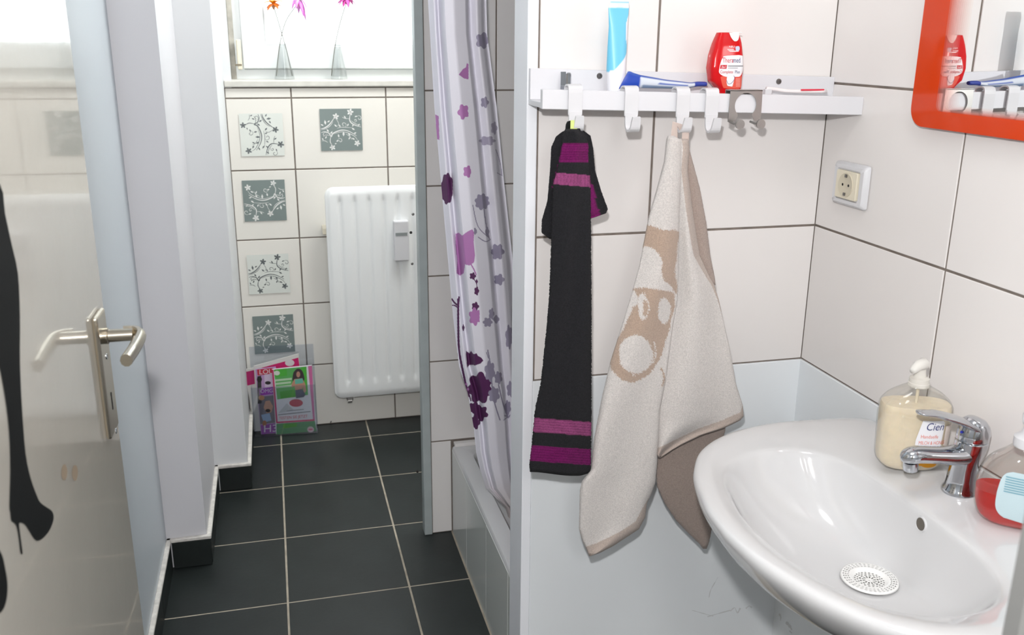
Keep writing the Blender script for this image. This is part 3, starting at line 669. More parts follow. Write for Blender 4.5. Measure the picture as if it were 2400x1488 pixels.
# red toothpaste bottle ----------------------------------------------
yB=Y1-.062
rb=thing('toothpaste_bottle','red plastic toothpaste bottle with white label standing on the ledge','bottle',(P(1705,200,'y',yB)[0],yB,SZ+zl(.83,0)))
outl=[(209,1688,1738),(204,1684,1740),(190,1670,1741),(160,1667,1744),(130,1671,1744),(100,1680,1742),(85,1686,1739),(76,1690,1736)]
def OL(py): return interp([(a,b) for a,b,c in outl[::-1]],py),interp([(a,c) for a,b,c in outl[::-1]],py)
n=48;rings=[]
pys=[209,208,207,203,196]+[190-6*k for k in range(19)]+[79,76.5,75.5]
bz2=SZ+zl(.83,0)+.0003; zt3=P(1712,76,'y',yB)[2]
YP=yB-.013
def pz(py): return P(1705,py,'y',YP)[2] if py<209 else bz2
bm=NB()
for k,py in enumerate(pys):
    py=min(209,py); l,r=OL(py)
    if py<=76: l+=4;r-=4
    l=P(l,py,'y',YP)[0]; r=P(r,py,'y',YP)[0]; hw=(r-l)/2; cx=(l+r)/2; dep=interp([(76,.010),(110,.015),(160,.018),(209,.016)],py)
    if py<=75.5: hw*=.9;dep*=.7
    if py>=209: hw*=.93;dep*=.85
    e=2/4.2
    rings.append([Vector((cx+hw*(abs(math.cos(a))**e)*(1 if math.cos(a)>0 else -1),yB-dep*(abs(math.sin(a))**e)*(1 if math.sin(a)>0 else -1),pz(py))) for a in [2*PI*i/n for i in range(n)]])
loft(bm,rings); obj('bottle_body',fix(bm),flat('bottle_red',(206,18,24),.12),rb,smooth=True)
def BF(px,py,off=.0006):   # on the front of the bottle: px,py in the photo
    l,r=OL(py); cx=(l+r)/2; hw=(r-l)/2; q=max(-.99,min(.99,(px-cx)/hw)); dep=interp([(76,.010),(110,.015),(160,.018),(209,.016)],py)
    y=yB-dep*((1-abs(q)**4.2)**(1/4.2))-off; return Vector((P(px,py,'y',YP)[0],y,pz(py)))
def patch(name,poly,m,parent,fn,off,res=1.5):
    """conforming printed patch: fill polygon by grid strips"""
    bm=NB(); ys_=[p[1] for p in poly]; y=min(ys_); rows=[]
    while y<=max(ys_)+1e-6:
        yy=min(max(y,min(ys_)+1e-5),max(ys_)-1e-5); xs_=[]
        for i in range(len(poly)):
            (xa_,ya_),(xb_,yb_)=poly[i],poly[(i+1)%len(poly)]
            if (ya_>yy)!=(yb_>yy): xs_.append(xa_+(xb_-xa_)*(yy-ya_)/(yb_-ya_))
        if len(xs_)>=2: rows.append((yy,min(xs_),max(xs_)))
        y+=res
    pv=None
    for yy,xa_,xb_ in rows:
        cur=[bm.verts.new(fn(xa_+(xb_-xa_)*i/28,yy,off)) for i in range(29)]
        if pv:
            for i in range(28): bm.faces.new((pv[i],pv[i+1],cur[i+1],cur[i]))
        pv=cur
    return obj(name,fix(bm),m,parent,smooth='all')
lb=patch('label',spl([(1694,131),(1739,130),(1741,150),(1738,170),(1728,180),(1700,180),(1684,172),(1683,160),(1688,142),(1694,131)],4),flat('label_white',(236,236,240)),rb,BF,.0006)
patch('label_fade',spl([(1686,180),(1700,176),(1728,178),(1738,181),(1735,206),(1700,207),(1692,202),(1686,180)],4),flat('label_salmon',(226,90,72)),rb,BF,.0005)
def ftext(s,px,py,hpx,m,parent,fn=BF,off=.0011,sx=1,shear=0,align='LEFT',slope=0,name='lettering'):
    bm=text_bm(s,hpx*1.42,lambda x,y:fn(px+x,py-y+slope*x,off),sx=sx,shear=shear,align=align); return obj(name,bm,m,parent)
RED=flat('print_red',(196,24,40)); NAVY=flat('print_navy',(40,50,110)); WHT=flat('print_white',(240,240,244)); GRY=flat('print_grey',(150,152,156)); 
ftext('Thera',1690.5,146.5,12,RED,rb,sx=.62); ftext('med',1714.5,146.5,12,NAVY,rb,sx=.62)
patch('badge',[(1686,152),(1701,152),(1699,161),(1684,161)],RED,rb,BF,.0009); ftext('2in1',1686.5,159.4,5.5,WHT,rb,off=.0014,sx=.85,shear=.3)
patch('grey_line',[(1703,153),(1741,153),(1741,157),(1703,157)],GRY,rb,BF,.0009)
patch('grey_line',[(1703,158.4),(1726,158.4),(1726,160.4),(1703,160.4)],GRY,rb,BF,.0009)
ftext('Complete',1684.5,171.5,7,RED,rb,sx=.76); ftext('Plus',1719,171.5,7,NAVY,rb,sx=.76)
# tooth emblem
patch('tooth_emblem',spl([(1701,180),(1705,177),(1710,179),(1715,177),(1718,181),(1717,190),(1714,202),(1711,203),(1710,196),(1707,196),(1705,202),(1702,200),(1700,190),(1701,180)],3),WHT,rb,BF,.0010)
bm=NB(); ribbon(bm,spl([(1716,177),(1719,183),(1712,194),(1704,196),(1700,188)],5),.9,lambda x,y:BF(x,y,.0014)); obj('tooth_swirl',bm,NAVY,rb)
for k in range(6): patch('small_print',[(1722,184+3.4*k),(1733,184+3.4*k),(1733,185.6+3.4*k),(1722,185.6+3.4*k)],flat('print_pink',(240,170,160)),rb,BF,.0009,.7)
ftext('NEU',1706.5,111.5,4.5,WHT,rb,sx=1.1); patch('small_print',[(1703,115),(1718,115),(1718,116.5),(1703,116.5)],WHT,rb,BF,.0006,.7); patch('small_print',[(1704,118),(1732,119),(1728,121),(1710,121)],WHT,rb,BF,.0006,.7)
patch('cup_emblem',spl([(1722,109),(1731,108),(1732,116),(1728,119),(1723,118),(1722,109)],3),flat('print_paleblue',(196,204,232)),rb,BF,.0008,.7)
cp=patch('white_cap',spl([(1710,76.2),(1713,86),(1718,94),(1723,97),(1729,94),(1733,86),(1735.4,76.2),(1723,76.1),(1710,76.2)],4),flat('cap_white',(238,238,236)),rb,BF,.0012,1)
obj('cap_top',B((P(1711,76,'y',yB)[0],yB-.008,zt3-.001),(P(1735,76,'y',yB)[0],yB+.008,zt3+.0008),.0005),flat('cap_white',(238,238,236)),rb)
# toothpaste tube lying -------------------------------------------------
yL=Y1-.075
tp=thing('toothpaste_tube','silver and blue toothpaste tube lying on the ledge behind the hooks','tube',(P(1560,200,'y',yL)[0],yL,SZ-.004))
n=20;rings=[];cols=[];vts=[]
A=[(1461,188,26,1.5),(1468,187,25,3),(1480,189,23,5),(1500,191,20,8),(1530,194,17,11),(1560,197,14,12),(1590,199,12,11.5),(1610,200,10,10),(1622,199,8,8),(1634,197,8,8),(1650,197,7.5,7.5),(1655,197,6,6)]
A=spl(A,5)
for k,(px,py,hh,dp) in enumerate(A):
    c=P(px,py,'y',yL); s=1.60/F_PX
    for i in range(n):
        a=2*PI*i/n; z=max(SZ+zl(c[0],0)+.0005,c[2]+hh*s*.78*math.sin(a)); vts.append((c[0]+(.008*math.sin(a) if px<1500 else .0)*(1-(px-1461)/40 if px<1500 else 0),yL-dp*s*1.1*math.cos(a),z))
        an=math.sin(a); fx=px
        if px<1498 and an<.62: cc=lin(28,66,168)
        elif px>1626: cc=lin(44,62,150)
        elif an>.75 or (.1>an>-.25 and px>1540 and px<1610): cc=lin(52,84,168)
        elif an<-.4 and px>1500: cc=lin(120,140,170)
        else: cc=lin(206,212,222)
        cols.append(cc)
K=len(A)
fc=[(j*n+i,j*n+(i+1)%n,(j+1)*n+(i+1)%n,(j+1)*n+i) for j in range(K-1) for i in range(n)]+[tuple(range(n))[::-1],tuple(range((K-1)*n,K*n))]
o=obj('tube_body',(vts,fc),MT['print_'],tp,smooth=True); paint(o,cols)
# white toothbrush lying right
yq=Y1-.06
q0=P(1796,207,'y',yq);q1=P(1850,216,'y',yq);q2=P(1930,214,'y',yq)
tq=thing('toothbrush','white toothbrush lying at the right end of the ledge','toothbrush',(q1[0],yq,SZ+zl(q1[0],0)))
bm=NB(); tube(bm,spl([(q0[0],yq,q0[2]),(q0[0]+.02,yq,q0[2]-.002),(q1[0],yq-.005,q1[2]+.002),(q2[0],yq-.01,q1[2]+.0015)],5),.0035,10); obj('handle',bm,flat('brush_white',(238,232,232)),tq,smooth='all')
obj('bristles',B((q0[0]-.004,yq-.005,q0[2]-.012),(q0[0]+.010,yq+.005,q0[2]-.001),.001),MT['white'],tq)
obj('grip',B((q1[0]+.018,yq-.0125,q1[2]+.003),(q2[0]-.006,yq-.009,q1[2]+.0062),.0005),flat('brush_red',(220,60,80)),tq)
# ------------------------------------------------------------------ towels
def cloth(name,Lt,Rt,y0,thick,colf,m,parent,ytop,ybot,NV=300,NU=60,folds=None,seed=0,jit=.0,backk=1.0,botf=None):
    """closed soft body whose outline follows Lt/Rt (photo pixels) at depth y0"""
    rnd=random.Random(seed); vts=[];cols=[]; H=NU//2
    for j in range(NV+1):
        py=ytop+(ybot-ytop)*j/NV; l=interp(Lt,py); r=interp(Rt,py); e=min(1,(NV-j)/4+.25)*min(1,j/4+.3)
        for i in range(NU):
            th=2*PI*i/NU; q=-math.cos(th); s=math.sin(th); u=(q+1)/2
            px=l+(r-l)*u; d=(abs(s)**.6)*thick*e*(1 if s>0 else -.35)
            if folds and s>=0: d+=folds(u,py)*min(1,abs(s)*2)
            yy=y0-d; jx=rnd.uniform(-jit,jit) if (abs(q)>.95) else 0
            pyy=py+(botf(u)*sst(.8,1,j/NV) if botf else 0)
            vts.append(P(px+jx,pyy,'y',yy)); cols.append(colf(px,pyy,u))
    fc=[(j*NU+i,j*NU+(i+1)%NU,(j+1)*NU+(i+1)%NU,(j+1)*NU+i) for j in range(NV) for i in range(NU)]+[tuple(range(NU))[::-1],tuple(range(NV*NU,NV*NU+NU))]
    o=obj(name,(vts,fc),m,parent,smooth='all'); paint(o,cols); return o
BK=lin(40,40,43); MG=lin(122,28,98); PK=lin(158,78,128)
YT=SY-.022
bt=thing('black_towel','long black guest towel with magenta stripes hanging from the first hook','towel',(P(1335,1100,'y',YT)[0],YT,P(1335,1110,'y',YT)[2]))
def bcol(px,py,u):
    s=5*math.sin(u*3)*0+(u-.5)*10
    if py<500: 
        if 1318+(py-340)*-.35<px<1379 and 336<py<380: return MG if int(py/3)%2 else tuple(c*.75 for c in MG)
        if 404+(px-1300)*.08<py<432+(px-1300)*.08: return PK if int(px/4)%2 else tuple(c*.8 for c in PK)
        return BK
    y=py-s
    if 984<y<1017: return PK if int(y/3)%2 else tuple(c*.72 for c in PK)
    if 1048<y<1085: return MG if int(y/3)%2 else tuple(c*.72 for c in MG)
    return BK
Lb=[(300,1326),(320,1318),(345,1316),(400,1306),(430,1297),(500,1294),(600,1291),(700,1287),(800,1278),(900,1267),(960,1254),(1030,1247),(1080,1241),(1100,1243)]
Rb_=[(300,1352),(320,1374),(345,1380),(400,1382),(450,1384),(700,1386),(960,1386),(1110,1384)]
cloth('towel_body',Lb,Rb_,YT-.012,.014,bcol,MT['terryblack'],bt,302,1098,420,64,folds=lambda u,y:.003*math.sin(u*9+y/120),jit=1.3,botf=lambda u:8+9*sst(0,.7,u)-6*sst(.8,1,u))
def hcol(px,py,u):
    if px<1330 and 355<py<440 and 1294+ (440-py)*.28<px: return MG
    if px>1372 and py>405 and px<1380+(py-405)*.27: return MG
    return BK
Lh=[(302,1338),(308,1318),(320,1303),(345,1292),(400,1289),(470,1283),(515,1270),(545,1269),(560,1288)]
Rh=[(302,1350),(306,1368),(318,1384),(345,1390),(400,1395),(450,1410),(490,1425),(500,1420),(509,1395),(512,1385),(560,1380)]
cloth('folded_flap',Lh,Rh,YT+.004,.012,hcol,MT['terryblack'],bt,302,560,160,56,folds=lambda u,y:.006*math.cos((u-.5)*8),jit=.6,seed=3)
xh,zo=h1; bm=NB(); tube(bm,spl([P(1332,312,'y',YT+.004),P(1334,290,'y',SY-.018),(xh-.004,SY-.016,1.306+zo),P(1346,288,'y',SY-.018),P(1356,312,'y',YT-.01)],5),(.0055,.0014),8,flatn=(0,1,0)); obj('hanging_loop',bm,MT['black'],bt)
obj('care_tag',B((P(1343,300,'y',YT-.02)[0],YT-.006,P(1350,306,'y',YT)[2]),(P(1359,300,'y',YT-.02)[0],YT-.005,P(1350,281,'y',YT)[2])),flat('tag_lime',(214,226,140)),bt)
# beige towel
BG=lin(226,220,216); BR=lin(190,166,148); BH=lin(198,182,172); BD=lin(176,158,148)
YQ=SY-.020
be=thing('beige_towel','off-white terry towel with brown woven motif hanging beside the washbasin','towel',(P(1550,1290,'y',YQ)[0],YQ,P(1500,1300,'y',YQ)[2]))
MOT=[]; 
MOT.append((spl([(1512,525),(1530,530),(1560,540),(1590,543),(1586,600),(1583,640),(1588,690),(1570,668),(1556,655),(1548,620),(1535,590),(1520,580),(1500,586),(1512,525)],3),BR))
MOT.append((petals(1520,625,32,48,3,0,.05),BG))
MOT.append((spl([(1480,676),(1520,675),(1560,682),(1582,690),(1575,745),(1560,800),(1540,850),(1500,890),(1460,892),(1432,860),(1432,820),(1455,780),(1480,730),(1480,676)],3),BR))
MOT.append((petals(1508,718,13,34,2,.3,.05),BG)); MOT.append((petals(1557,728,15,32,2,.3,.05),BG)); MOT.append((petals(1512,722,6,20,2,0,0),BR)); MOT.append((strip([(1490,690),(1505,682),(1520,700)],4),BR))
MOT.append((petals(1480,700,16,20,2,0,0),BG))
MOT.append((petals(1492,832,50,56,2,0,.0),BR)); MOT.append((petals(1490,830,40,46,2,.3,.03),BG)); MOT.append((strip([(1535,800),(1534,840),(1510,868),(1480,880)],3),BG))
MOT.append((strip([(1550,860),(1556,885),(1552,905)],4),BR))
jr=random.Random(4)
def becol(px,py,u):
    c=BG
    for poly,cc in MOT:
        if inpoly(px+jr.uniform(-2.2,2.2)+1.2*math.sin(py/9),py+jr.uniform(-2,2),poly): c=cc
    return c
def hem(L,f):
    def g(px,py,u):
        yb=interp(L,px); return BH if py>yb else f(px,py,u)
    return g
botA=[(1357,1245),(1372,1292),(1385,1290),(1400,1280),(1450,1255),(1497,1222),(1512,1175)]
La=[(318,1566),(325,1562),(380,1556),(440,1540),(510,1520),(620,1499),(690,1480),(780,1452),(850,1430),(930,1411),(1030,1392),(1100,1385),(1128,1364),(1150,1359),(1240,1357),(1270,1366),(1285,1374),(1303,1381)]
Ra=[(318,1580),(330,1598),(400,1597),(500,1592),(640,1590),(700,1588),(770,1576),(880,1562),(960,1547),(1080,1541),(1130,1536),(1160,1526),(1180,1516),(1212,1512),(1240,1497),(1258,1470),(1280,1436),(1296,1405),(1303,1384)]
hemA=[(1350,1262),(1374,1281),(1400,1272),(1450,1248),(1490,1222),(1505,1192),(1520,1168),(1535,1300)]
cloth('left_fold',La,Ra,YQ-.010,.020,hem(hemA,becol),MT['terry'],be,318,1303,520,170,folds=lambda u,y:.006*math.sin(u*6+y/140)*min(1,max(0,(y-400)/300)),jit=.6,seed=5)
Lc=[(325,1590),(400,1592),(500,1589),(640,1586),(700,1584),(770,1572),(880,1557),(960,1543),(1066,1538),(1074,1545)]
Rc=[(325,1612),(345,1616),(400,1612),(500,1624),(600,1640),(650,1664),(668,1674),(700,1684),(820,1711),(900,1725),(950,1741),(975,1743),(985,1735),(995,1715),(1005,1692),(1020,1645),(1040,1602),(1055,1575),(1074,1546)]
hemC=[(1535,1052),(1560,1042),(1600,1022),(1640,1003),(1690,986),(1735,966),(1745,940)]
def ccol(px,py,u):
    if interp(Rc,py)-px<15*(1-sst(560,760,py)): return BH
    return BG
cloth('right_fold',Lc,Rc,YQ-.001,.020,hem(hemC,ccol),MT['terry'],be,325,1074,420,140,folds=lambda u,y:.008*math.sin(u*7+y/200+1)*min(1,max(0,(y-400)/300)),jit=.5,seed=6)
Ld=[(330,1602),(420,1610),(500,1618),(600,1634),(650,1657),(668,1670)]
Rd=[(330,1610),(380,1624),(440,1640),(520,1655),(600,1665),(650,1675),(668,1677)]
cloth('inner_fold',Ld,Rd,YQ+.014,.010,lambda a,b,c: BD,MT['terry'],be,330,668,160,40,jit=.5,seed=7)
Le=[(990,1560),(1060,1540),(1110,1537),(1140,1540),(1180,1558),(1220,1585),(1250,1614),(1275,1640),(1286,1648)]
Re=[(990,1700),(1010,1700),(1040,1690),(1100,1680),(1180,1672),(1240,1668),(1270,1662),(1286,1656)]
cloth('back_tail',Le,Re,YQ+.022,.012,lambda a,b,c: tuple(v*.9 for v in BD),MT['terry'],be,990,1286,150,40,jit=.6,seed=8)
xh,zo=h3
for (a,b) in (((1580,325),(1578,290)),((1606,332),(1606,290))):
    bm=NB(); tube(bm,[P(a[0],a[1],'y',YQ),P(b[0]+ (4 if a[0]<1600 else 2),b[1],'y',SY-.020),(xh-(.004 if a[0]<1600 else -.004),SY-.018,1.3055+zo)],(.0068,.0012),8,flatn=(0,1,0)); obj('hanging_loop',bm,flat('loop_beige',(196,180,172),.9),be)
# ------------------------------------------------------------------ socket
so=thing('wall_socket','white framed cream power socket on the right wall tiles','socket',(XR-.004,1.565,1.14))
XS=XR-.004
def rrx(y0,y1,z0,z1,r,x,n=4): return [Vector((x,p.x,p.y)) for p in rr(y0,y1,z0,z1,r,0,n)]
pA=P(1950,478,'x',XS-.005);pB=P(2037,390,'x',XS-.005)
ya,yb,za,zb3=pB[1]-.001,pA[1],P(2000,488,'x',XS-.005)[2],P(2000,383,'x',XS-.005)[2]
bm=loft(NB(),[rrx(ya,yb,za,zb3,.006,XS),rrx(ya+.001,yb-.001,za+.001,zb3-.001,.006,XS-.006),rrx(ya+.006,yb-.006,za+.006,zb3-.006,.005,XS-.011),rrx(ya+.016,yb-.016,za+.012,zb3-.012,.004,XS-.011),rrx(ya+.017,yb-.017,za+.013,zb3-.013,.003,XS-.007)]); obj('frame',fix(bm),MT['white'],so,smooth=True)
yc,zc4=(ya+yb)/2+.002,(za+zb3)/2
hw=(yb-ya)/2-.019; hh=(zb3-za)/2-.015
bm=loft(NB(),[rrx(yc-hw,yc+hw,zc4-hh,zc4+hh,.003,XS-.006),rrx(yc-hw,yc+hw,zc4-hh,zc4+hh,.003,XS-.0125),rrx(yc-hw+.001,yc+hw-.001,zc4-hh+.001,zc4+hh-.001,.003,XS-.0135)]); pl_=obj('cover_plate',fix(bm),MT['cream'],so)
bm=NB(); n=36; R1=min(hw,hh)*.80
ring=lambda r,x:[Vector((x,yc+r*1.0*math.cos(2*PI*i/n),zc4+r*math.sin(2*PI*i/n))) for i in range(n)]
loft(bm,[ring(R1+.002,XS-.0134),ring(R1+.0015,XS-.0150),ring(R1,XS-.0148),ring(R1-.003,XS-.0138)]); wl_=obj('socket_well',fix(bm),flat('socket_shade',(206,198,178),.4),so,smooth=True)
for dy,dz in ((0,R1*.82),(0,-R1*.82)): obj('earth_clip',B((XS-.0165,yc+dy-.003,zc4+dz-.003),(XS-.0137,yc+dy+.003,zc4+dz+.003),.0006),MT['screw'],so)
for dy in (-.0095,.0095): obj('pin_hole',lathe(NB(),[(.0026,0),(.0026,.0004)],(XS-.0138,yc+dy,zc4),(-1,0,0),12),MT['dark'],so)
# ------------------------------------------------------------------ mirror
XM=1.058
mr_=thing('wall_mirror','rectangular mirror with a broad orange rounded border above the washbasin','mirror',(XM,1.0,1.312))
my0,my1,mz0,mz1=.62,1.3915,1.3125,2.02
def rm(ins,r,x,iy=None,iz=None):
    iy=ins if iy is None else iy; iz=ins if iz is None else iz
    return rrx(my0+iy,my1-iy,mz0+iz,mz1-iz,r,x,10)
bm=loft(NB(),[rm(0,.032,XM+.004),rm(0,.032,XM)]); obj('glass_backing',fix(bm),MT['orange'],mr_)
def ringface(a,b,m,name):
    bm=NB(); va=[bm.verts.new(p) for p in a]; vb=[bm.verts.new(p) for p in b]; n=len(a)
    for i in range(n): bm.faces.new((va[i],va[(i+1)%n],vb[(i+1)%n],vb[i]))
    return obj(name,fix(bm),m,mr_)
xf=XM-.0004
ringface(rm(.0005,.032,xf),rm(0,.012,xf,.062,.028),MT['orange'],'orange_border')
NS=12
def st_(k): t=k/NS; return (.062+.052*t,.028+.012*t,.012-.005*t)
for k in range(NS):
    t=(k+.5)/NS; tt=t**.8; (i0,j0,r0),(i1,j1,r1)=st_(k),st_(k+1)
    c=tuple(a_+(b_-a_)*tt for a_,b_ in zip(lin(204,66,28),(.86,.86,.84)))
    m=mat('fading_orange_dots',c,.02,metal=min(1,.35+t*.9)); ringface(rm(0,r0,xf,i0,j0),rm(0,r1,xf,i1,j1),m,'fading_border')
bm=NB(); bm.faces.new([bm.verts.new(p) for p in rm(0,.007,xf,.114,.040)]); g_=obj('mirror_face',bm,MT['mirror'],mr_); g_['label']='clear reflecting centre'
for yy,zz_ in ((.75,1.42),(1.25,1.42),(.75,1.9),(1.25,1.9)): obj('standoff',B((XM+.004,yy-.02,zz_-.02),(XR-.004,yy+.02,zz_+.02)),MT['white'],mr_)
# ------------------------------------------------------------------ washbasin
ZR=.772
def bp(px,py,z=None): return P(px,py,'z',ZR if z is None else z)
YC=bp(1700,1243)[1]+.012
half=[bp(1700,1243),bp(1640,1160),bp(1619,1085)]
k_=(CAMZ-ZR)/.695
Hx=[(.613,.0),(.620,.08),(.640,.155),(.661,.205),(.705,.270),(.780,.322),(.885,.352),(1.0,.352)]
Hx=[(x*k_,d*k_) for x,d in Hx]
YC=1.108*k_
Lx=[(.668,0),(.674,.07),(.700,.165),(.740,.222),(.805,.252),(.880,.245),(.928,.205),(.950,.140),(.955,.07),(.956,0)]
Lx=[(x*k_,d*k_) for x,d in Lx]
XW=XR-.0055
def resample(pts,n):
    d=[0]
    for a,b in zip(pts,pts[1:]): d.append(d[-1]+math.hypot(b[0]-a[0],b[1]-a[1]))
    out=[];T=d[-1]
    for i in range(n):
        t=T*i/(n-1); k=max(0,min(len(pts)-2,next((j for j in range(len(d)-1) if d[j+1]>=t),len(d)-2))); f=(t-d[k])/((d[k+1]-d[k]) or 1)
        out.append((pts[k][0]+(pts[k+1][0]-pts[k][0])*f,pts[k][1]+(pts[k+1][1]-pts[k][1])*f))
    return out
NH=49
outer=resample(spl(Hx+[(XW-.03,.345*k_),(XW-.008,.335*k_),(XW,.315*k_)],6)+[(XW,d*.02*k_) for d in range(15,-1,-1)],NH*3)
inner_=spl(Lx,8)
# match by angle about a common centre
cxm=.84*k_
def at_angle(curve,cx,a):
    best=None
    for (x0,d0),(x1,d1) in zip(curve,curve[1:]):
        # ray from (cx,0) in direction (cos a, sin a)
        dx,dy=math.cos(a),math.sin(a); ex,ey=x1-x0,d1-d0; det=dx*(-ey)+dy*ex
        if abs(det)<1e-12: continue
        t=((x0-cx)*(-ey)+(d0)*ex)/det; s=(dx*d0-dy*(x0-cx))/det
        if -1e-6<=s<=1+1e-6 and t>0: best=t if best is None else max(best,t)
    return best
AN=64
def ringpts(curve,cx,z,sc=1.0,shift=(0,0)):
    r=[]
    for i in range(2*AN):
        a=PI-PI*i/AN; sgn=1
        if a<0: a=-a; sgn=-1
        t=at_angle(curve,cx,min(PI-1e-4,max(1e-4,a))) or .1
        r.append((cx+t*math.cos(a)*sc+shift[0],YC+sgn*t*math.sin(a)*sc+shift[1],z))
    return r
def lerp_r(a,b,t,z=None): return [Vector((p[0]+(q[0]-p[0])*t,p[1]+(q[1]-p[1])*t,z if z is not None else p[2]+(q[2]-p[2])*t)) for p,q in zip(a,b)]
O_=ringpts(outer,cxm,ZR); I_=ringpts(inner_,cxm,ZR)
DRX,DRY=bp(2037,1362,ZR-.137)[0],bp(2037,1362,ZR-.137)[1]
C0=[(DRX,DRY,0)]*len(O_)
rings=[lerp_r(O_,C0,.72,ZR-.165),lerp_r(O_,C0,.42,ZR-.135),lerp_r(O_,C0,.20,ZR-.090),lerp_r(O_,C0,.10,ZR-.062),lerp_r(O_,C0,.045,ZR-.040),lerp_r(O_,C0,.015,ZR-.026),
 lerp_r(O_,I_,.0,ZR-.014),lerp_r(O_,I_,.03,ZR-.005),lerp_r(O_,I_,.12,ZR-.0005),lerp_r(O_,I_,.28,ZR),lerp_r(O_,I_,.50,ZR-.0015),lerp_r(O_,I_,.66,ZR-.0045),lerp_r(O_,I_,.80,ZR-.008),lerp_r(O_,I_,.92,ZR-.0105),]
C1=[]
for p in I_:
    dx,dy=p[0]-DRX,p[1]-DRY; l=math.hypot(dx,dy); C1.append((DRX+dx/l*.047,DRY+dy/l*.047,0))
for t,z in ((0,.0135),(.03,.021),(.07,.033),(.13,.050),(.22,.072),(.34,.094),(.50,.114),(.68,.127),(.85,.1335),(1,.1355)): rings.append(lerp_r(I_,C1,t,ZR-z))
for t in (.2,.5,.85): rings.append(lerp_r(C1,C0,t,ZR-.1365))
wbsn=thing('washbasin','white ceramic washbasin mounted on the right wall below the mirror','washbasin',(.86,YC,ZR-.165))
for r in rings:
    for v in r: v.x=min(v.x,XW)
bw_=obj('bowl',fix(loft(NB(),rings)),MT['ceramic'],wbsn,smooth='all')
sd=bw_.modifiers.new('s','SUBSURF'); sd.levels=1; sd.render_levels=1
from mathutils.bvhtree import BVHTree
_bm=bmesh.new(); _bm.from_mesh(bw_.data); _o=root_org(bw_); bvh=BVHTree.FromBMesh(_bm)
def hit(px,py):
    r=M3@_ray(px,py); l,nn,i,d=bvh.ray_cast(CAM-_o,r); return l+_o,(nn if nn.dot(r)<0 else -nn)
# overflow hole
oc,nv=hit(2160,1228); oc=oc+nv*.0015
bm=NB(); q=nv.to_track_quat('Z','Y'); n=24
loft(bm,[[oc+q@Vector((r*math.cos(2*PI*i/n),r*math.sin(2*PI*i/n),z)) for i in range(n)] for r,z in ((.0125,-.002),(.0120,.001),(.0105,.0012),(.0095,-.0005))],True,False,False)
of=obj('overflow_ring',fix(bm),MT['ceramic'],wbsn,smooth=True)
obj('overflow_hole',lathe(NB(),[(.0098,.0000),(.0098,.0006)],oc,nv,20),flat('overflow_dark',(96,90,82),.5),wbsn)
# drain strainer
_h,_n=hit(2037,1362); zd=_h.z+.003
dc=Vector((_h.x,_h.y,zd)); stn=thing('drain_strainer','round white plastic strainer with small holes in the washbasin drain','strainer',(dc.x,dc.y,zd-.01))
bm=NB(); n=144
def rg(r,z): return [(dc.x+r*math.cos(2*PI*i/n),dc.y+r*math.sin(2*PI*i/n),z) for i in range(n)]
radii=[.044,.0425,.040,.0385,.0365,.035,.033,.0315,.0295,.028,.024,.0225,.0205,.019,.0165,.015,.0125,.011,.006,.0001]
def zr(r):
    if r>.028: return zd+.0028+ (r-.044)*.05
    return zd+.0028-.009*sst(.028,.0225,r) if r>.0225 else zd-.006+ -.001*0
rv=[]
for r in radii:
    z=zd+.001 if r>.0435 else (zd+.0042 if r>.028 else zd-.0006+.0048*sst(.0225,.0285,r))
    rv.append([bm.verts.new((dc.x+r*math.cos(2*PI*i/n),dc.y+r*math.sin(2*PI*i/n),z)) for i in range(n)])
for k in range(len(radii)-1):
    hole=(k in(2,4,6)) or (k in (11,13,15))
    nn=36 if k<10 else (24 if k==11 else 18 if k==13 else 12); per=n//nn
    for i in range(n):
        if hole and (i%per)>=per*.40: continue
        if k==17 and i%12>=6: continue
        j=(i+1)%n; bm.faces.new((rv[k][i],rv[k][j],rv[k+1][j],rv[k+1][i]))
o=obj('strainer_basket',fix(bm),flat('strainer_white',(240,240,238),.35),stn,smooth='all'); sd=o.modifiers.new('t','SOLIDIFY'); sd.thickness=.0007
obj('drain_hole',lathe(NB(),[(.040,-.0030),(.040,-.0022)],dc,(0,0,1),32),flat('drain_shadow',(84,82,78),.6),wbsn)
# ------------------------------------------------------------------ faucet
_tb=bp(2249,1147,ZR); YFc=_tb.y
def fx(x): return x*k_
def fz(z): return CAMZ+(z-CAMZ)*k_
fc_=thing('basin_tap','chrome single-lever mixer tap on the back of the washbasin','tap',(_tb.x,YFc,ZR-.003))
def ell(c,rx,ry,z,n=28): return [Vector((c[0]+rx*math.cos(2*PI*i/n),c[1]+ry*math.sin(2*PI*i/n),z)) for i in range(n)]
X0=_tb.x; Z0=ZR-.003
rs=[ell((X0,YFc),.0275,.0275,Z0),ell((X0,YFc),.0275,.0275,Z0+.004),ell((X0,YFc),.0255,.0255,Z0+.008),ell((X0,YFc),.0235,.0235,Z0+.012),ell((X0,YFc),.0215,.0215,Z0+.025),ell((X0+.001,YFc),.0208,.0208,Z0+.042),ell((X0+.003,YFc),.0215,.0215,Z0+.056),ell((X0+.006,YFc),.0235,.0230,Z0+.070),ell((X0+.008,YFc),.0245,.0240,Z0+.082),ell((X0+.008,YFc),.0245,.0240,Z0+.0865),ell((X0+.008,YFc),.023,.0225,Z0+.0878)]
obj('tap_body',fix(loft(NB(),rs)),MT['chrome'],fc_,smooth=True)
tip=P(2135,1068,'y',YFc)
_m=P(2200,1066,'y',YFc)
q=spl([(X0+.006,YFc,Z0+.066,.021,.019),(X0-.016,YFc,Z0+.064,.020,.016),(_m.x,YFc,_m.z,.018,.0130),(tip.x+.012,YFc,tip.z+.001,.0175,.0130),(tip.x-.002,YFc,tip.z-.0005,.0160,.0125),(tip.x-.010,YFc,tip.z-.004,.011,.0090),(tip.x-.0145,YFc,tip.z-.007,.004,.004)],6)
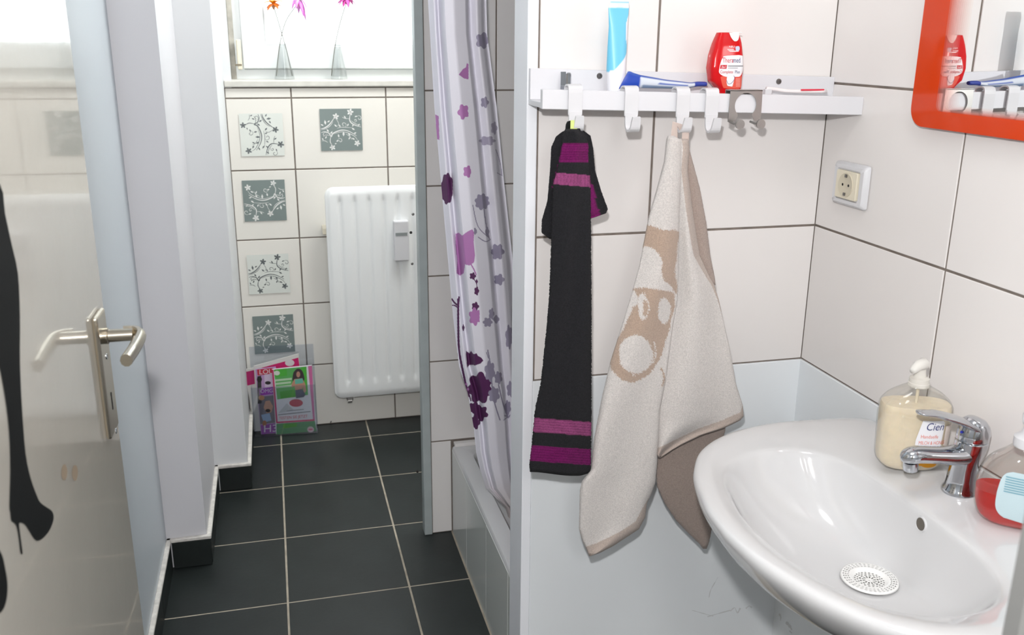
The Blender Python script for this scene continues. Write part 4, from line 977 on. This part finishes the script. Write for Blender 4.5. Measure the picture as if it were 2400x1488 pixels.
bm=NB(); tube(bm,[p[:3] for p in q],[(p[3],p[4]) for p in q],24,flatn=(0,0,1)); sp=obj('spout',fix(bm),MT['chrome'],fc_,smooth='all')
obj('aerator',lathe(NB(),[(.0105,0),(.0115,.002),(.0115,.014)],(tip.x+.003,YFc,tip.z-.024),(-.12,0,1),24),MT['chrome'],sp,smooth=True)
# lever cap and handle
XLc=X0+.008
rs=[ell((XLc,YFc),.0235,.023,Z0+.0885),ell((XLc,YFc),.0245,.024,Z0+.0905),ell((XLc+.001,YFc),.0245,.024,Z0+.100),ell((XLc+.001,YFc),.0215,.022,Z0+.112),ell((XLc-.001,YFc),.016,.018,Z0+.121),ell((XLc-.004,YFc),.008,.010,Z0+.126)]
obj('lever_cap',fix(loft(NB(),rs)),MT['chrome'],fc_,smooth='all')
e1=P(2152,968,'y',YFc); e2=P(2306,1022,'y',YFc)
_a=P(2293,1003,'y',YFc);_b=P(2252,981,'y',YFc);_c=P(2205,968,'y',YFc)
q=spl([(e2.x-.004,YFc,e2.z-.010,.012,.005),(e2.x-.006,YFc,e2.z-.002,.017,.006),(_a.x-.002,YFc,_a.z-.004,.021,.007),(_b.x,YFc,_b.z-.004,.021,.0065),(_c.x,YFc,_c.z-.003,.0175,.005),(e1.x+.025,YFc,e1.z-.003,.0135,.0035),(e1.x+.006,YFc,e1.z,.0115,.003),(e1.x,YFc,e1.z,.006,.0018)],7)
bm=NB(); tube(bm,[p[:3] for p in q],[(p[3],p[4]) for p in q],20,flatn=(0,0,1)); obj('lever',fix(bm),MT['chrome'],fc_,smooth='all')
obj('index_dot',lathe(NB(),[(.0022,0),(.0020,.001)],(XLc-.0235,YFc-.002,Z0+.104),(-1,-.2,.2),12),flat('index_blue',(40,50,160)),fc_)
# ------------------------------------------------------------------ soap bottles
def sect(c,ang,hw,hd,z,e=2.8,n=48):
    out=[]; ca,sa=math.cos(ang),math.sin(ang)
    for i in range(n):
        t=2*PI*i/n; cx_,sx_=math.cos(t),math.sin(t); x=hw*(abs(cx_)**(2/e))*(1 if cx_>0 else -1); y=hd*(abs(sx_)**(2/e))*(1 if sx_>0 else -1)
        out.append(Vector((c[0]+x*ca-y*sa,c[1]+x*sa+y*ca,z)))
    return out
def bottle(c,ang,prof,zbase,matl,name,parent,inset=0,zmax=None,e=2.8,tip=None):
    rings=[]
    for z,hw,hd in prof:
        if zmax is not None and z>zmax:
            break
        rings.append(sect(c,ang,hw-inset,hd-inset,zbase+z+(inset if not rings else 0),e))
    return obj(name,fix(loft(NB(),rings)),matl,parent,smooth=True)
def frontmap(c,ang,prof,zbase,e=2.8):
    def f(x,z,off):
        hw=interp([(a,b) for a,b,_ in prof],z); hd=interp([(a,d) for a,_,d in prof],z); q=max(-.98,min(.98,x/hw)); y=-hd*(1-abs(q)**e)**(1/e)-off
        ca,sa=math.cos(ang),math.sin(ang); return Vector((c[0]+x*ca-y*sa,c[1]+x*sa+y*ca,zbase+z))
    return f
# bottle one
zs1=ZR+.0004; b0=P(2122,1098,'z',zs1); c1=(b0.x+.012,b0.y+.012); ang1=math.radians(-18)
# width in metres from the photo
dist=( -(M3.transposed()@(Vector((c1[0],c1[1],.84))-CAM)).z ); W1=163*dist/F_PX/2
HT=(1.0)*195*dist/F_PX*1.02
pf=spl([(0,W1*.62,.022),(.004,W1*.78,.028),(.016,W1*.93,.032),(.05,W1*.97,.034),(.095,W1*1.0,.034),(HT*.80,W1*.97,.032),(HT*.90,W1*.78,.028),(HT*.97,W1*.50,.022),(HT*1.02,W1*.27,.016),(HT*1.06,W1*.22,.015)],5)
s1_=thing('soap_bottle','clear soap dispenser filled with cream-coloured soap behind the tap','soap bottle',(c1[0],c1[1],zs1))
bottle(c1,ang1,pf,zs1,MT['clear'],'bottle_shell',s1_)
bottle(c1,ang1,pf,zs1,MT['honey'],'liquid_soap',s1_,inset=.0022,zmax=HT*.82)
fm=frontmap(c1,ang1,pf,zs1)
lw=flat('label_white',(236,236,240)); 
lb=patch('label',[(-.004,.030),(.036,.030),(.038,.090),(.034,.096),(.002,.096),(-.006,.060)],lw,s1_,fm,.0007,.004)
patch('side_label',[(.041,.040),(W1*.93,.040),(W1*.93,.084),(.041,.084)],flat('label_offwhite',(226,214,206)),s1_,fm,.0007,.004)
obj('lettering',text_bm('Cien',.0185,lambda x,y:fm(x+.007,y+.078,.0013),shear=.2,sx=.85),NAVY,s1_)
SAL=flat('print_salmon',(222,120,104))
obj('lettering',text_bm('Handseife',.0085,lambda x,y:fm(x+.001,y+.064,.0013),sx=.85),SAL,s1_)
obj('lettering',text_bm('MILCH & HONIG',.0088,lambda x,y:fm(x-.001,y+.053,.0013),sx=.66),SAL,s1_)
bm=NB()
for cx_,cz_,r_ in ((.026,.040,.0045),(.008,.020,.009),(-.008,.016,.007),(.022,.016,.008)):
    ngon(bm,[(cx_+r_*math.cos(i*PI/8)*(1.6 if cz_<.03 else 1),cz_+r_*.7*math.sin(i*PI/8)) for i in range(16)],lambda x,y:fm(x,y,.0012))
obj('flower_print',bm,flat('print_amber',(232,160,30)),s1_)
NZt=zs1+HT*1.05
pm=NB(); lathe(pm,[(.0165,0),(.0165,.006),(.0155,.007),(.0155,.014),(.010,.016),(.0085,.024),(.0085,.030)],(c1[0],c1[1],NZt-.006),(0,0,1),24); pc=obj('pump_collar',pm,mat('clear_pump',(.93,.90,.84),.2,trans=.35,ior=1.2),s1_,smooth=True)
pm=NB(); tube(pm,spl([(c1[0]+.010,c1[1]+.004,NZt+.028,.008,.007),(c1[0],c1[1],NZt+.031,.012,.008),(c1[0]-.012,c1[1]-.006,NZt+.032,.009,.007),(c1[0]-.027,c1[1]-.013,NZt+.028,.0055,.0045)],5) and [(c1[0]+.012,c1[1]+.004,NZt+.028),(c1[0]+.004,c1[1]+.001,NZt+.031),(c1[0]-.010,c1[1]-.005,NZt+.031),(c1[0]-.026,c1[1]-.013,NZt+.026)],[.006,.0105,.0085,.005],14); obj('pump_head',fix(pm),mat('clear_pump_head',(.93,.91,.87),.2,trans=.3,ior=1.2),s1_,smooth='all')
obj('dip_tube',lathe(NB(),[(.0025,0),(.0025,.05)],(c1[0],c1[1],NZt-.055),(0,0,1),10),flat('tube_milky',(226,216,196)),s1_)
# bottle two (red)
zs2=ZR+.0004; b0=P(2372,1234,'z',zs2); c2=(b0.x+.012,b0.y+.010); ang2=math.radians(-42)
dist=( -(M3.transposed()@(Vector((c2[0],c2[1],.84))-CAM)).z ); s=dist/F_PX; W2=.059; H2=212*s
pf2=spl([(0,W2*.60,.020),(.004,W2*.74,.026),(.014,W2*.90,.031),(.035,W2*1.0,.034),(.06,W2*1.0,.034),(H2*.60,W2*.93,.032),(H2*.74,W2*.76,.029),(H2*.84,W2*.50,.024),(H2*.92,W2*.33,.018),(H2*.98,W2*.31,.0165)],5)
s2_=thing('soap_bottle','clear soap dispenser half full of red soap with a white pump','soap bottle',(c2[0],c2[1],zs2))
bottle(c2,ang2,pf2,zs2,MT['clear'],'bottle_shell',s2_); bottle(c2,ang2,pf2,zs2,MT['redliq'],'liquid_soap',s2_,inset=.002,zmax=H2*.42)
fm2=frontmap(c2,ang2,pf2,zs2)
patch('label',spl([(-.030,.058),(-.026,.082),(-.012,.092),(.03,.093),(.045,.08),(.045,.03),(.03,.018),(-.012,.018),(-.028,.032),(-.030,.058)],4),flat('label_paleblue',(186,206,212)),s2_,fm2,.0008,.003)
for k in range(7): patch('small_print',[(-.022,.084-.0036*k),(.04,.084-.0036*k),(.04,.0822-.0036*k),(-.022,.0822-.0036*k)],flat('print_bluegrey',(110,158,174)),s2_,fm2,.0014,.0008)
patch('teal_block',[(.020,.086),(.04,.086),(.04,.092),(.020,.092)],flat('print_teal',(60,150,160)),s2_,fm2,.0014,.003); patch('teal_block',[(.014,.030),(.04,.030),(.04,.046),(.014,.046)],flat('print_teal',(60,150,160)),s2_,fm2,.0014,.003)
NZ2=zs2+H2*.93
obj('pump_collar',lathe(NB(),[(.0195,0),(.0200,.004),(.0200,.014),(.012,.020),(.0105,.026),(.0055,.027),(.0055,.045)],(c2[0],c2[1],NZ2),(0,0,1),28),MT['white'],s2_,smooth=True)
pm=NB(); tube(pm,[(c2[0]+.014,c2[1]+.006,NZ2+.045),(c2[0]+.004,c2[1]+.002,NZ2+.048),(c2[0]-.010,c2[1]-.004,NZ2+.048),(c2[0]-.022,c2[1]-.012,NZ2+.044)],[.009,.012,.010,.0055],16); obj('pump_head',fix(pm),MT['white'],s2_,smooth='all')
# ------------------------------------------------------------------ magazines in acrylic stand
HA=P(597,1026,'z',0.0); HB=P(745,1016,'z',0.0); ux=(HB-HA); WH=ux.length; ux.normalize(); un=Vector((ux.y,-ux.x,0))  # un towards camera
if un.y>0: un=-un
hz_=P(735,825,'y',HB.y)[2]
mh=thing('magazine_stand','clear acrylic stand full of magazines on the floor in the far corner','magazine stand',(HA.x+.12,HA.y,0))
def HP(s,n,z): return HA+ux*s-un*n+Vector((0,0,z))   # n: depth behind the front
lean=.055
def HR(c): return HP(c.x,c.y+lean*0,c.z)
obj('front_sheet',B((0,0,.002),(WH,.002,.200),.0004,HR),MT['acrylic'],mh)
obj('base_sheet',B((0,.002,.001),(WH,.048,.004),.0004,HR),MT['acrylic'],mh)
obj('back_sheet',B((0.0,.046,.004),(WH,.048,.345),.0004,HR),MT['acrylic'],mh)
obj('side_sheet',B((0,.002,.004),(.002,.046,.20),.0004,HR),MT['acrylic'],mh); obj('side_sheet',B((WH-.002,.002,.004),(WH,.046,.20),.0004,HR),MT['acrylic'],mh)
PX=lambda px,py,n:( (lambda r:(lambda t:CAM+r*t)(((HA-un*n)-CAM).dot(un)/r.dot(un)))(M3@_ray(px,py)) )
def mag(name,quad,n,thk,face,label,back=None):
    """quad: 4 photo points (bottom-left, bottom-right, top-right, top-left) on the plane n behind the stand front"""
    pts=[PX(x,y,n) for x,y in quad]
    for p in pts: p.z=max(p.z,.0055)
    c=sum((p for p in pts),Vector())/4; t_=thing(name,label,'magazine',(c.x,c.y,min(p.z for p in pts)),'magazines in the acrylic stand')
    bm=NB(); a=[bm.verts.new(p) for p in pts]; b=[bm.verts.new(p-un*thk) for p in pts]; bm.faces.new(a); bm.faces.new(b[::-1])
    for i in range(4): bm.faces.new((a[i],b[i],b[(i+1)%4],a[(i+1)%4]))
    obj('cover',fix(bm),face,t_); return t_
def shp(parent,name,poly,rgb,n,off=.0004,res=0):
    bm=NB(); flatpoly(bm,poly,lambda p:PX(p[0],p[1],n)+un*off); return obj(name,bm,flat('ink_%d_%d_%d'%rgb,rgb,.35),parent)
def el(cx,cy,rx,ry,n=20): return [(cx+rx*math.cos(2*PI*i/n),cy+ry*math.sin(2*PI*i/n)) for i in range(n)]
def inktext(parent,s,px,py,h,rgb,n,off=.0009,sx=1,slope=-.06,mirror=1):
    obj('lettering',text_bm(s,h*1.42,lambda x,y:PX(px+mirror*x,py-y+slope*x,n)+un*off,sx=sx),flat('ink_%d_%d_%d'%rgb,rgb,.35),parent)
# rear magazine, magenta corner at the left
m1=mag('magazine',[(598,1010),(676,1006),(664,850),(572,866)],.034,.006,flat('paper_white',(214,212,208)),'magazine sticking out leftmost in the stand, magenta corner')
shp(m1,'magenta_panel',[(573,872),(600,866),(603,898),(578,904)],(176,40,104),.034)
m2=mag('magazine',[(604,1010),(716,1000),(700,829),(595,858)],.026,.006,flat('paper_white',(214,212,208)),'magazine tilted with a magenta band along its top, behind the green one')
shp(m2,'magenta_band',[(612,862),(699,838),(702,858),(640,866)],(196,34,104),.026); shp(m2,'red_line',[(640,863),(702,861),(702,866),(640,867)],(190,30,50),.026,.0006)
shp(m2,'round_badge',el(679,850,11,8),(212,206,208),.026,.0008)
m3=mag('magazine',[(612,1018),(662,1014),(646,860),(598,866)],.016,.006,flat('paper_lilac',(186,150,196)),'purple celebrity magazine at the left front of the stand')
shp(m3,'title_panel',[(602,866),(640,862),(642,875),(604,880)],(186,50,70),.016); inktext(m3,'LOU',607,877,11,(230,220,224),.016,sx=1.1)
shp(m3,'photo_dark',[(603,882),(612,880),(614,945),(604,946)],(60,58,58),.016); shp(m3,'text_block',[(619,878),(639,875),(641,905),(621,908)],(208,190,214),.016)
shp(m3,'hair_spot',el(608,889,6,7),(40,36,36),.016,.0006); shp(m3,'hair_spot',el(628,897,7,4),(50,44,48),.016,.0007)
shp(m3,'purple_band',[(606,912),(644,906),(645,922),(608,927)],(160,60,178),.016); inktext(m3,'OMG',610,921,9,(226,214,230),.016,sx=1)
shp(m3,'photo_beach',[(606,930),(644,926),(650,990),(610,994)],(120,116,124),.016); shp(m3,'skin_spot',el(613,932,7,6),(190,140,104),.016,.0006); shp(m3,'figure',[(622,940),(632,938),(640,952),(636,966),(625,968),(618,955)],(196,150,128),.016,.0007)
shp(m3,'blue_shirt',[(612,972),(632,968),(636,985),(618,990)],(150,176,208),.016,.0007); shp(m3,'dark_spot',el(628,962,6,4),(46,34,34),.016,.0008); shp(m3,'skin_spot',el(620,992,5,7),(176,120,88),.016,.0008)
shp(m3,'purple_foot',[(611,996),(646,992),(648,1014),(613,1018)],(148,70,164),.016,.0006); inktext(m3,'H3',617,1013,17,(226,216,230),.016,sx=1.15)
m4=mag('magazine',[(647,1018),(742,1010),(731,856),(637,866)],.007,.007,flat('paper_white2',(222,222,226)),'front magazine with a green cover and red headline')
shp(m4,'pink_edge',[(637,866),(641,866),(651,990),(647,991)],(196,60,110),.007,.0004); shp(m4,'pink_edge',[(722,858),(731,857),(738,985),(734,986)],(206,110,160),.007,.0004); shp(m4,'pink_edge',[(648,988),(737,982),(737,986),(648,992)],(200,50,100),.007,.0005)
shp(m4,'green_panel',[(642,866),(718,859),(722,925),(650,936)],(96,176,96),.007,.0005); shp(m4,'bright_green',[(656,918),(690,912),(694,930),(658,934)],(70,166,50),.007,.0008); shp(m4,'bright_green',[(642,866),(672,863),(673,880),(644,884)],(84,178,70),.007,.0007); shp(m4,'bright_green',[(705,861),(718,859),(721,915),(712,917)],(84,178,70),.007,.0007)
shp(m4,'round_badge',el(649,874,7,5.5),(216,220,212),.007,.0010)
for k,(a,b) in enumerate(((645,684),(646,682),(646,684))): shp(m4,'text_line',[(a,889+k*8),(b,885+k*8),(b,890+k*8),(a,894+k*8)],(184,212,180),.007,.0009)
shp(m4,'hair',spl([(688,872),(696,864),(706,866),(712,878),(712,893),(688,895),(686,882),(688,872)],3)[:-1],(70,60,64),.007,.0010)
shp(m4,'face',el(699,877,4.5,7),(190,142,124),.007,.0014); shp(m4,'torso',[(690,888),(708,886),(715,898),(718,916),(712,922),(710,906),(707,914),(693,916),(690,904),(684,908),(683,900)],(196,146,124),.007,.0013)
shp(m4,'turquoise_top',[(691,889),(709,886),(711,897),(692,900)],(110,186,166),.007,.0017); shp(m4,'trousers',[(692,914),(708,911),(716,924),(712,930),(694,933)],(84,90,110),.007,.0017)
shp(m4,'crimson_bubble',el(694,944,16,9),(188,70,90),.007,.0012); shp(m4,'grey_wedge',[(652,968),(672,945),(690,962)],(196,196,200),.007,.0006)
shp(m4,'text_line',[(652,971),(728,963),(728,965),(652,973)],(130,130,134),.007,.0008); shp(m4,'text_line',[(672,962),(712,958),(712,960),(672,964)],(150,150,154),.007,.0008)
inktext(m4,'TESTEN SIE JETZT',654,983,6.5,(206,50,70),.007,sx=.93,slope=-.08)
shp(m4,'green_foot',[(648,993),(738,986),(742,1010),(648,1018)],(74,142,90),.007,.0006); shp(m4,'bright_green',[(663,994),(695,991),(696,999),(664,1004)],(70,160,40),.007,.0009); shp(m4,'round_badge',el(728,1006,8,7),(214,190,196),.007,.0010); shp(m4,'pink_spot',el(728,1006,5,2),(206,90,120),.007,.0014)
# ------------------------------------------------------------------ vases and flowers on the sill
def vase(px0,px1,label):
    yv=YW-.045; c=P((px0+px1)/2,181,'y',yv); hw=(px1-px0)/2*yv/F_PX*1.02; zb=1.3025; zt=P(px0,98,'y',yv)[2]
    t_=thing('glass_vase',label,'vase',(c.x,yv,zb),'glass vases on the window sill')
    H=zt-zb; bm=NB(); o_=[(hw,0),(hw,.004),(hw*.96,H*.1),(hw*.70,H*.45),(hw*.42,H*.8),(hw*.36,H*.95),(hw*.42,H)]
    prof=o_+[(r-.0022,z) for r,z in o_[::-1][:-2]]+[(hw*.9,.010),(.0002,.010)]
    lathe(bm,prof,(c.x,yv,zb),(0,0,1),28); obj('vase_glass',fix(bm),MT['vase'],t_,smooth=True); return c.x,yv
v1x,yv=vase(646,688,'left clear glass vase on the window sill, holding two flowers'); v2x,yv=vase(777,813,'right clear glass vase on the window sill, holding one flower')
def flower(pts,col,label,c,n=9,r=.032,col2=None,dr_=.8):
    q=[P(x,y,'y',yv+dy) for x,y,dy in pts]; q[0].z=max(q[0].z,1.3145)
    t_=thing('cut_flower',label,'flower',tuple(q[0]),'flowers in the sill vases')
    bm=NB(); tube(bm,spl([tuple(p) for p in q],8),.0014,7); obj('stem',bm,MT['stem'],t_)
    top=Vector(q[-1]); 
    bm=NB(); lathe(bm,[(.002,-.012),(.008,0),(.010,.006)],top,(0,0,1),12); obj('flower_cup',bm,flat('cup_tan',(186,140,110)),t_)
    for k in range(n):
        a=2*PI*k/n+.2; dz=random.uniform(-.02,.02); L=r*random.uniform(.8,1.15); bm=NB(); rg_=[]
        for j in range(6):
            s=j/5; wd=.009*math.sin(PI*min(.96,.12+s*.85)); ctr=top+Vector((math.cos(a)*L*s,math.sin(a)*L*s*.8,.006+L*.55*s-L*dr_*s*s+dz*s)); sd_=Vector((-math.sin(a),math.cos(a),0)); rg_.append([ctr-sd_*wd,ctr+Vector((0,0,.002)),ctr+sd_*wd,ctr-Vector((0,0,.001))])
        loft(bm,rg_); obj('petal',fix(bm),flat(c if k%2 else c+'_deep',col if k%2 else (col2 or col)),t_,smooth='all')
flower([(685,180,.004),(672,120,.002),(655,60,0),(641,14,0)],(244,150,20),'orange flower on a straight stem leaning left out of the left vase','orange_petal',10,.034,(232,110,20))
flower([(648,180,-.006),(655,110,-.003),(670,50,-.004),(700,6,-.004)],(238,130,225),'pale pink drooping flower on a curved stem in the left vase','pink_petal',9,.034,(240,160,230),1.9)
flower([(777,180,0),(785,110,0),(797,55,0),(813,2,0)],(200,60,150),'magenta flower on a single stem in the right vase','magenta_petal',11,.036,(214,90,170))
# hanging pink petals of the second flower
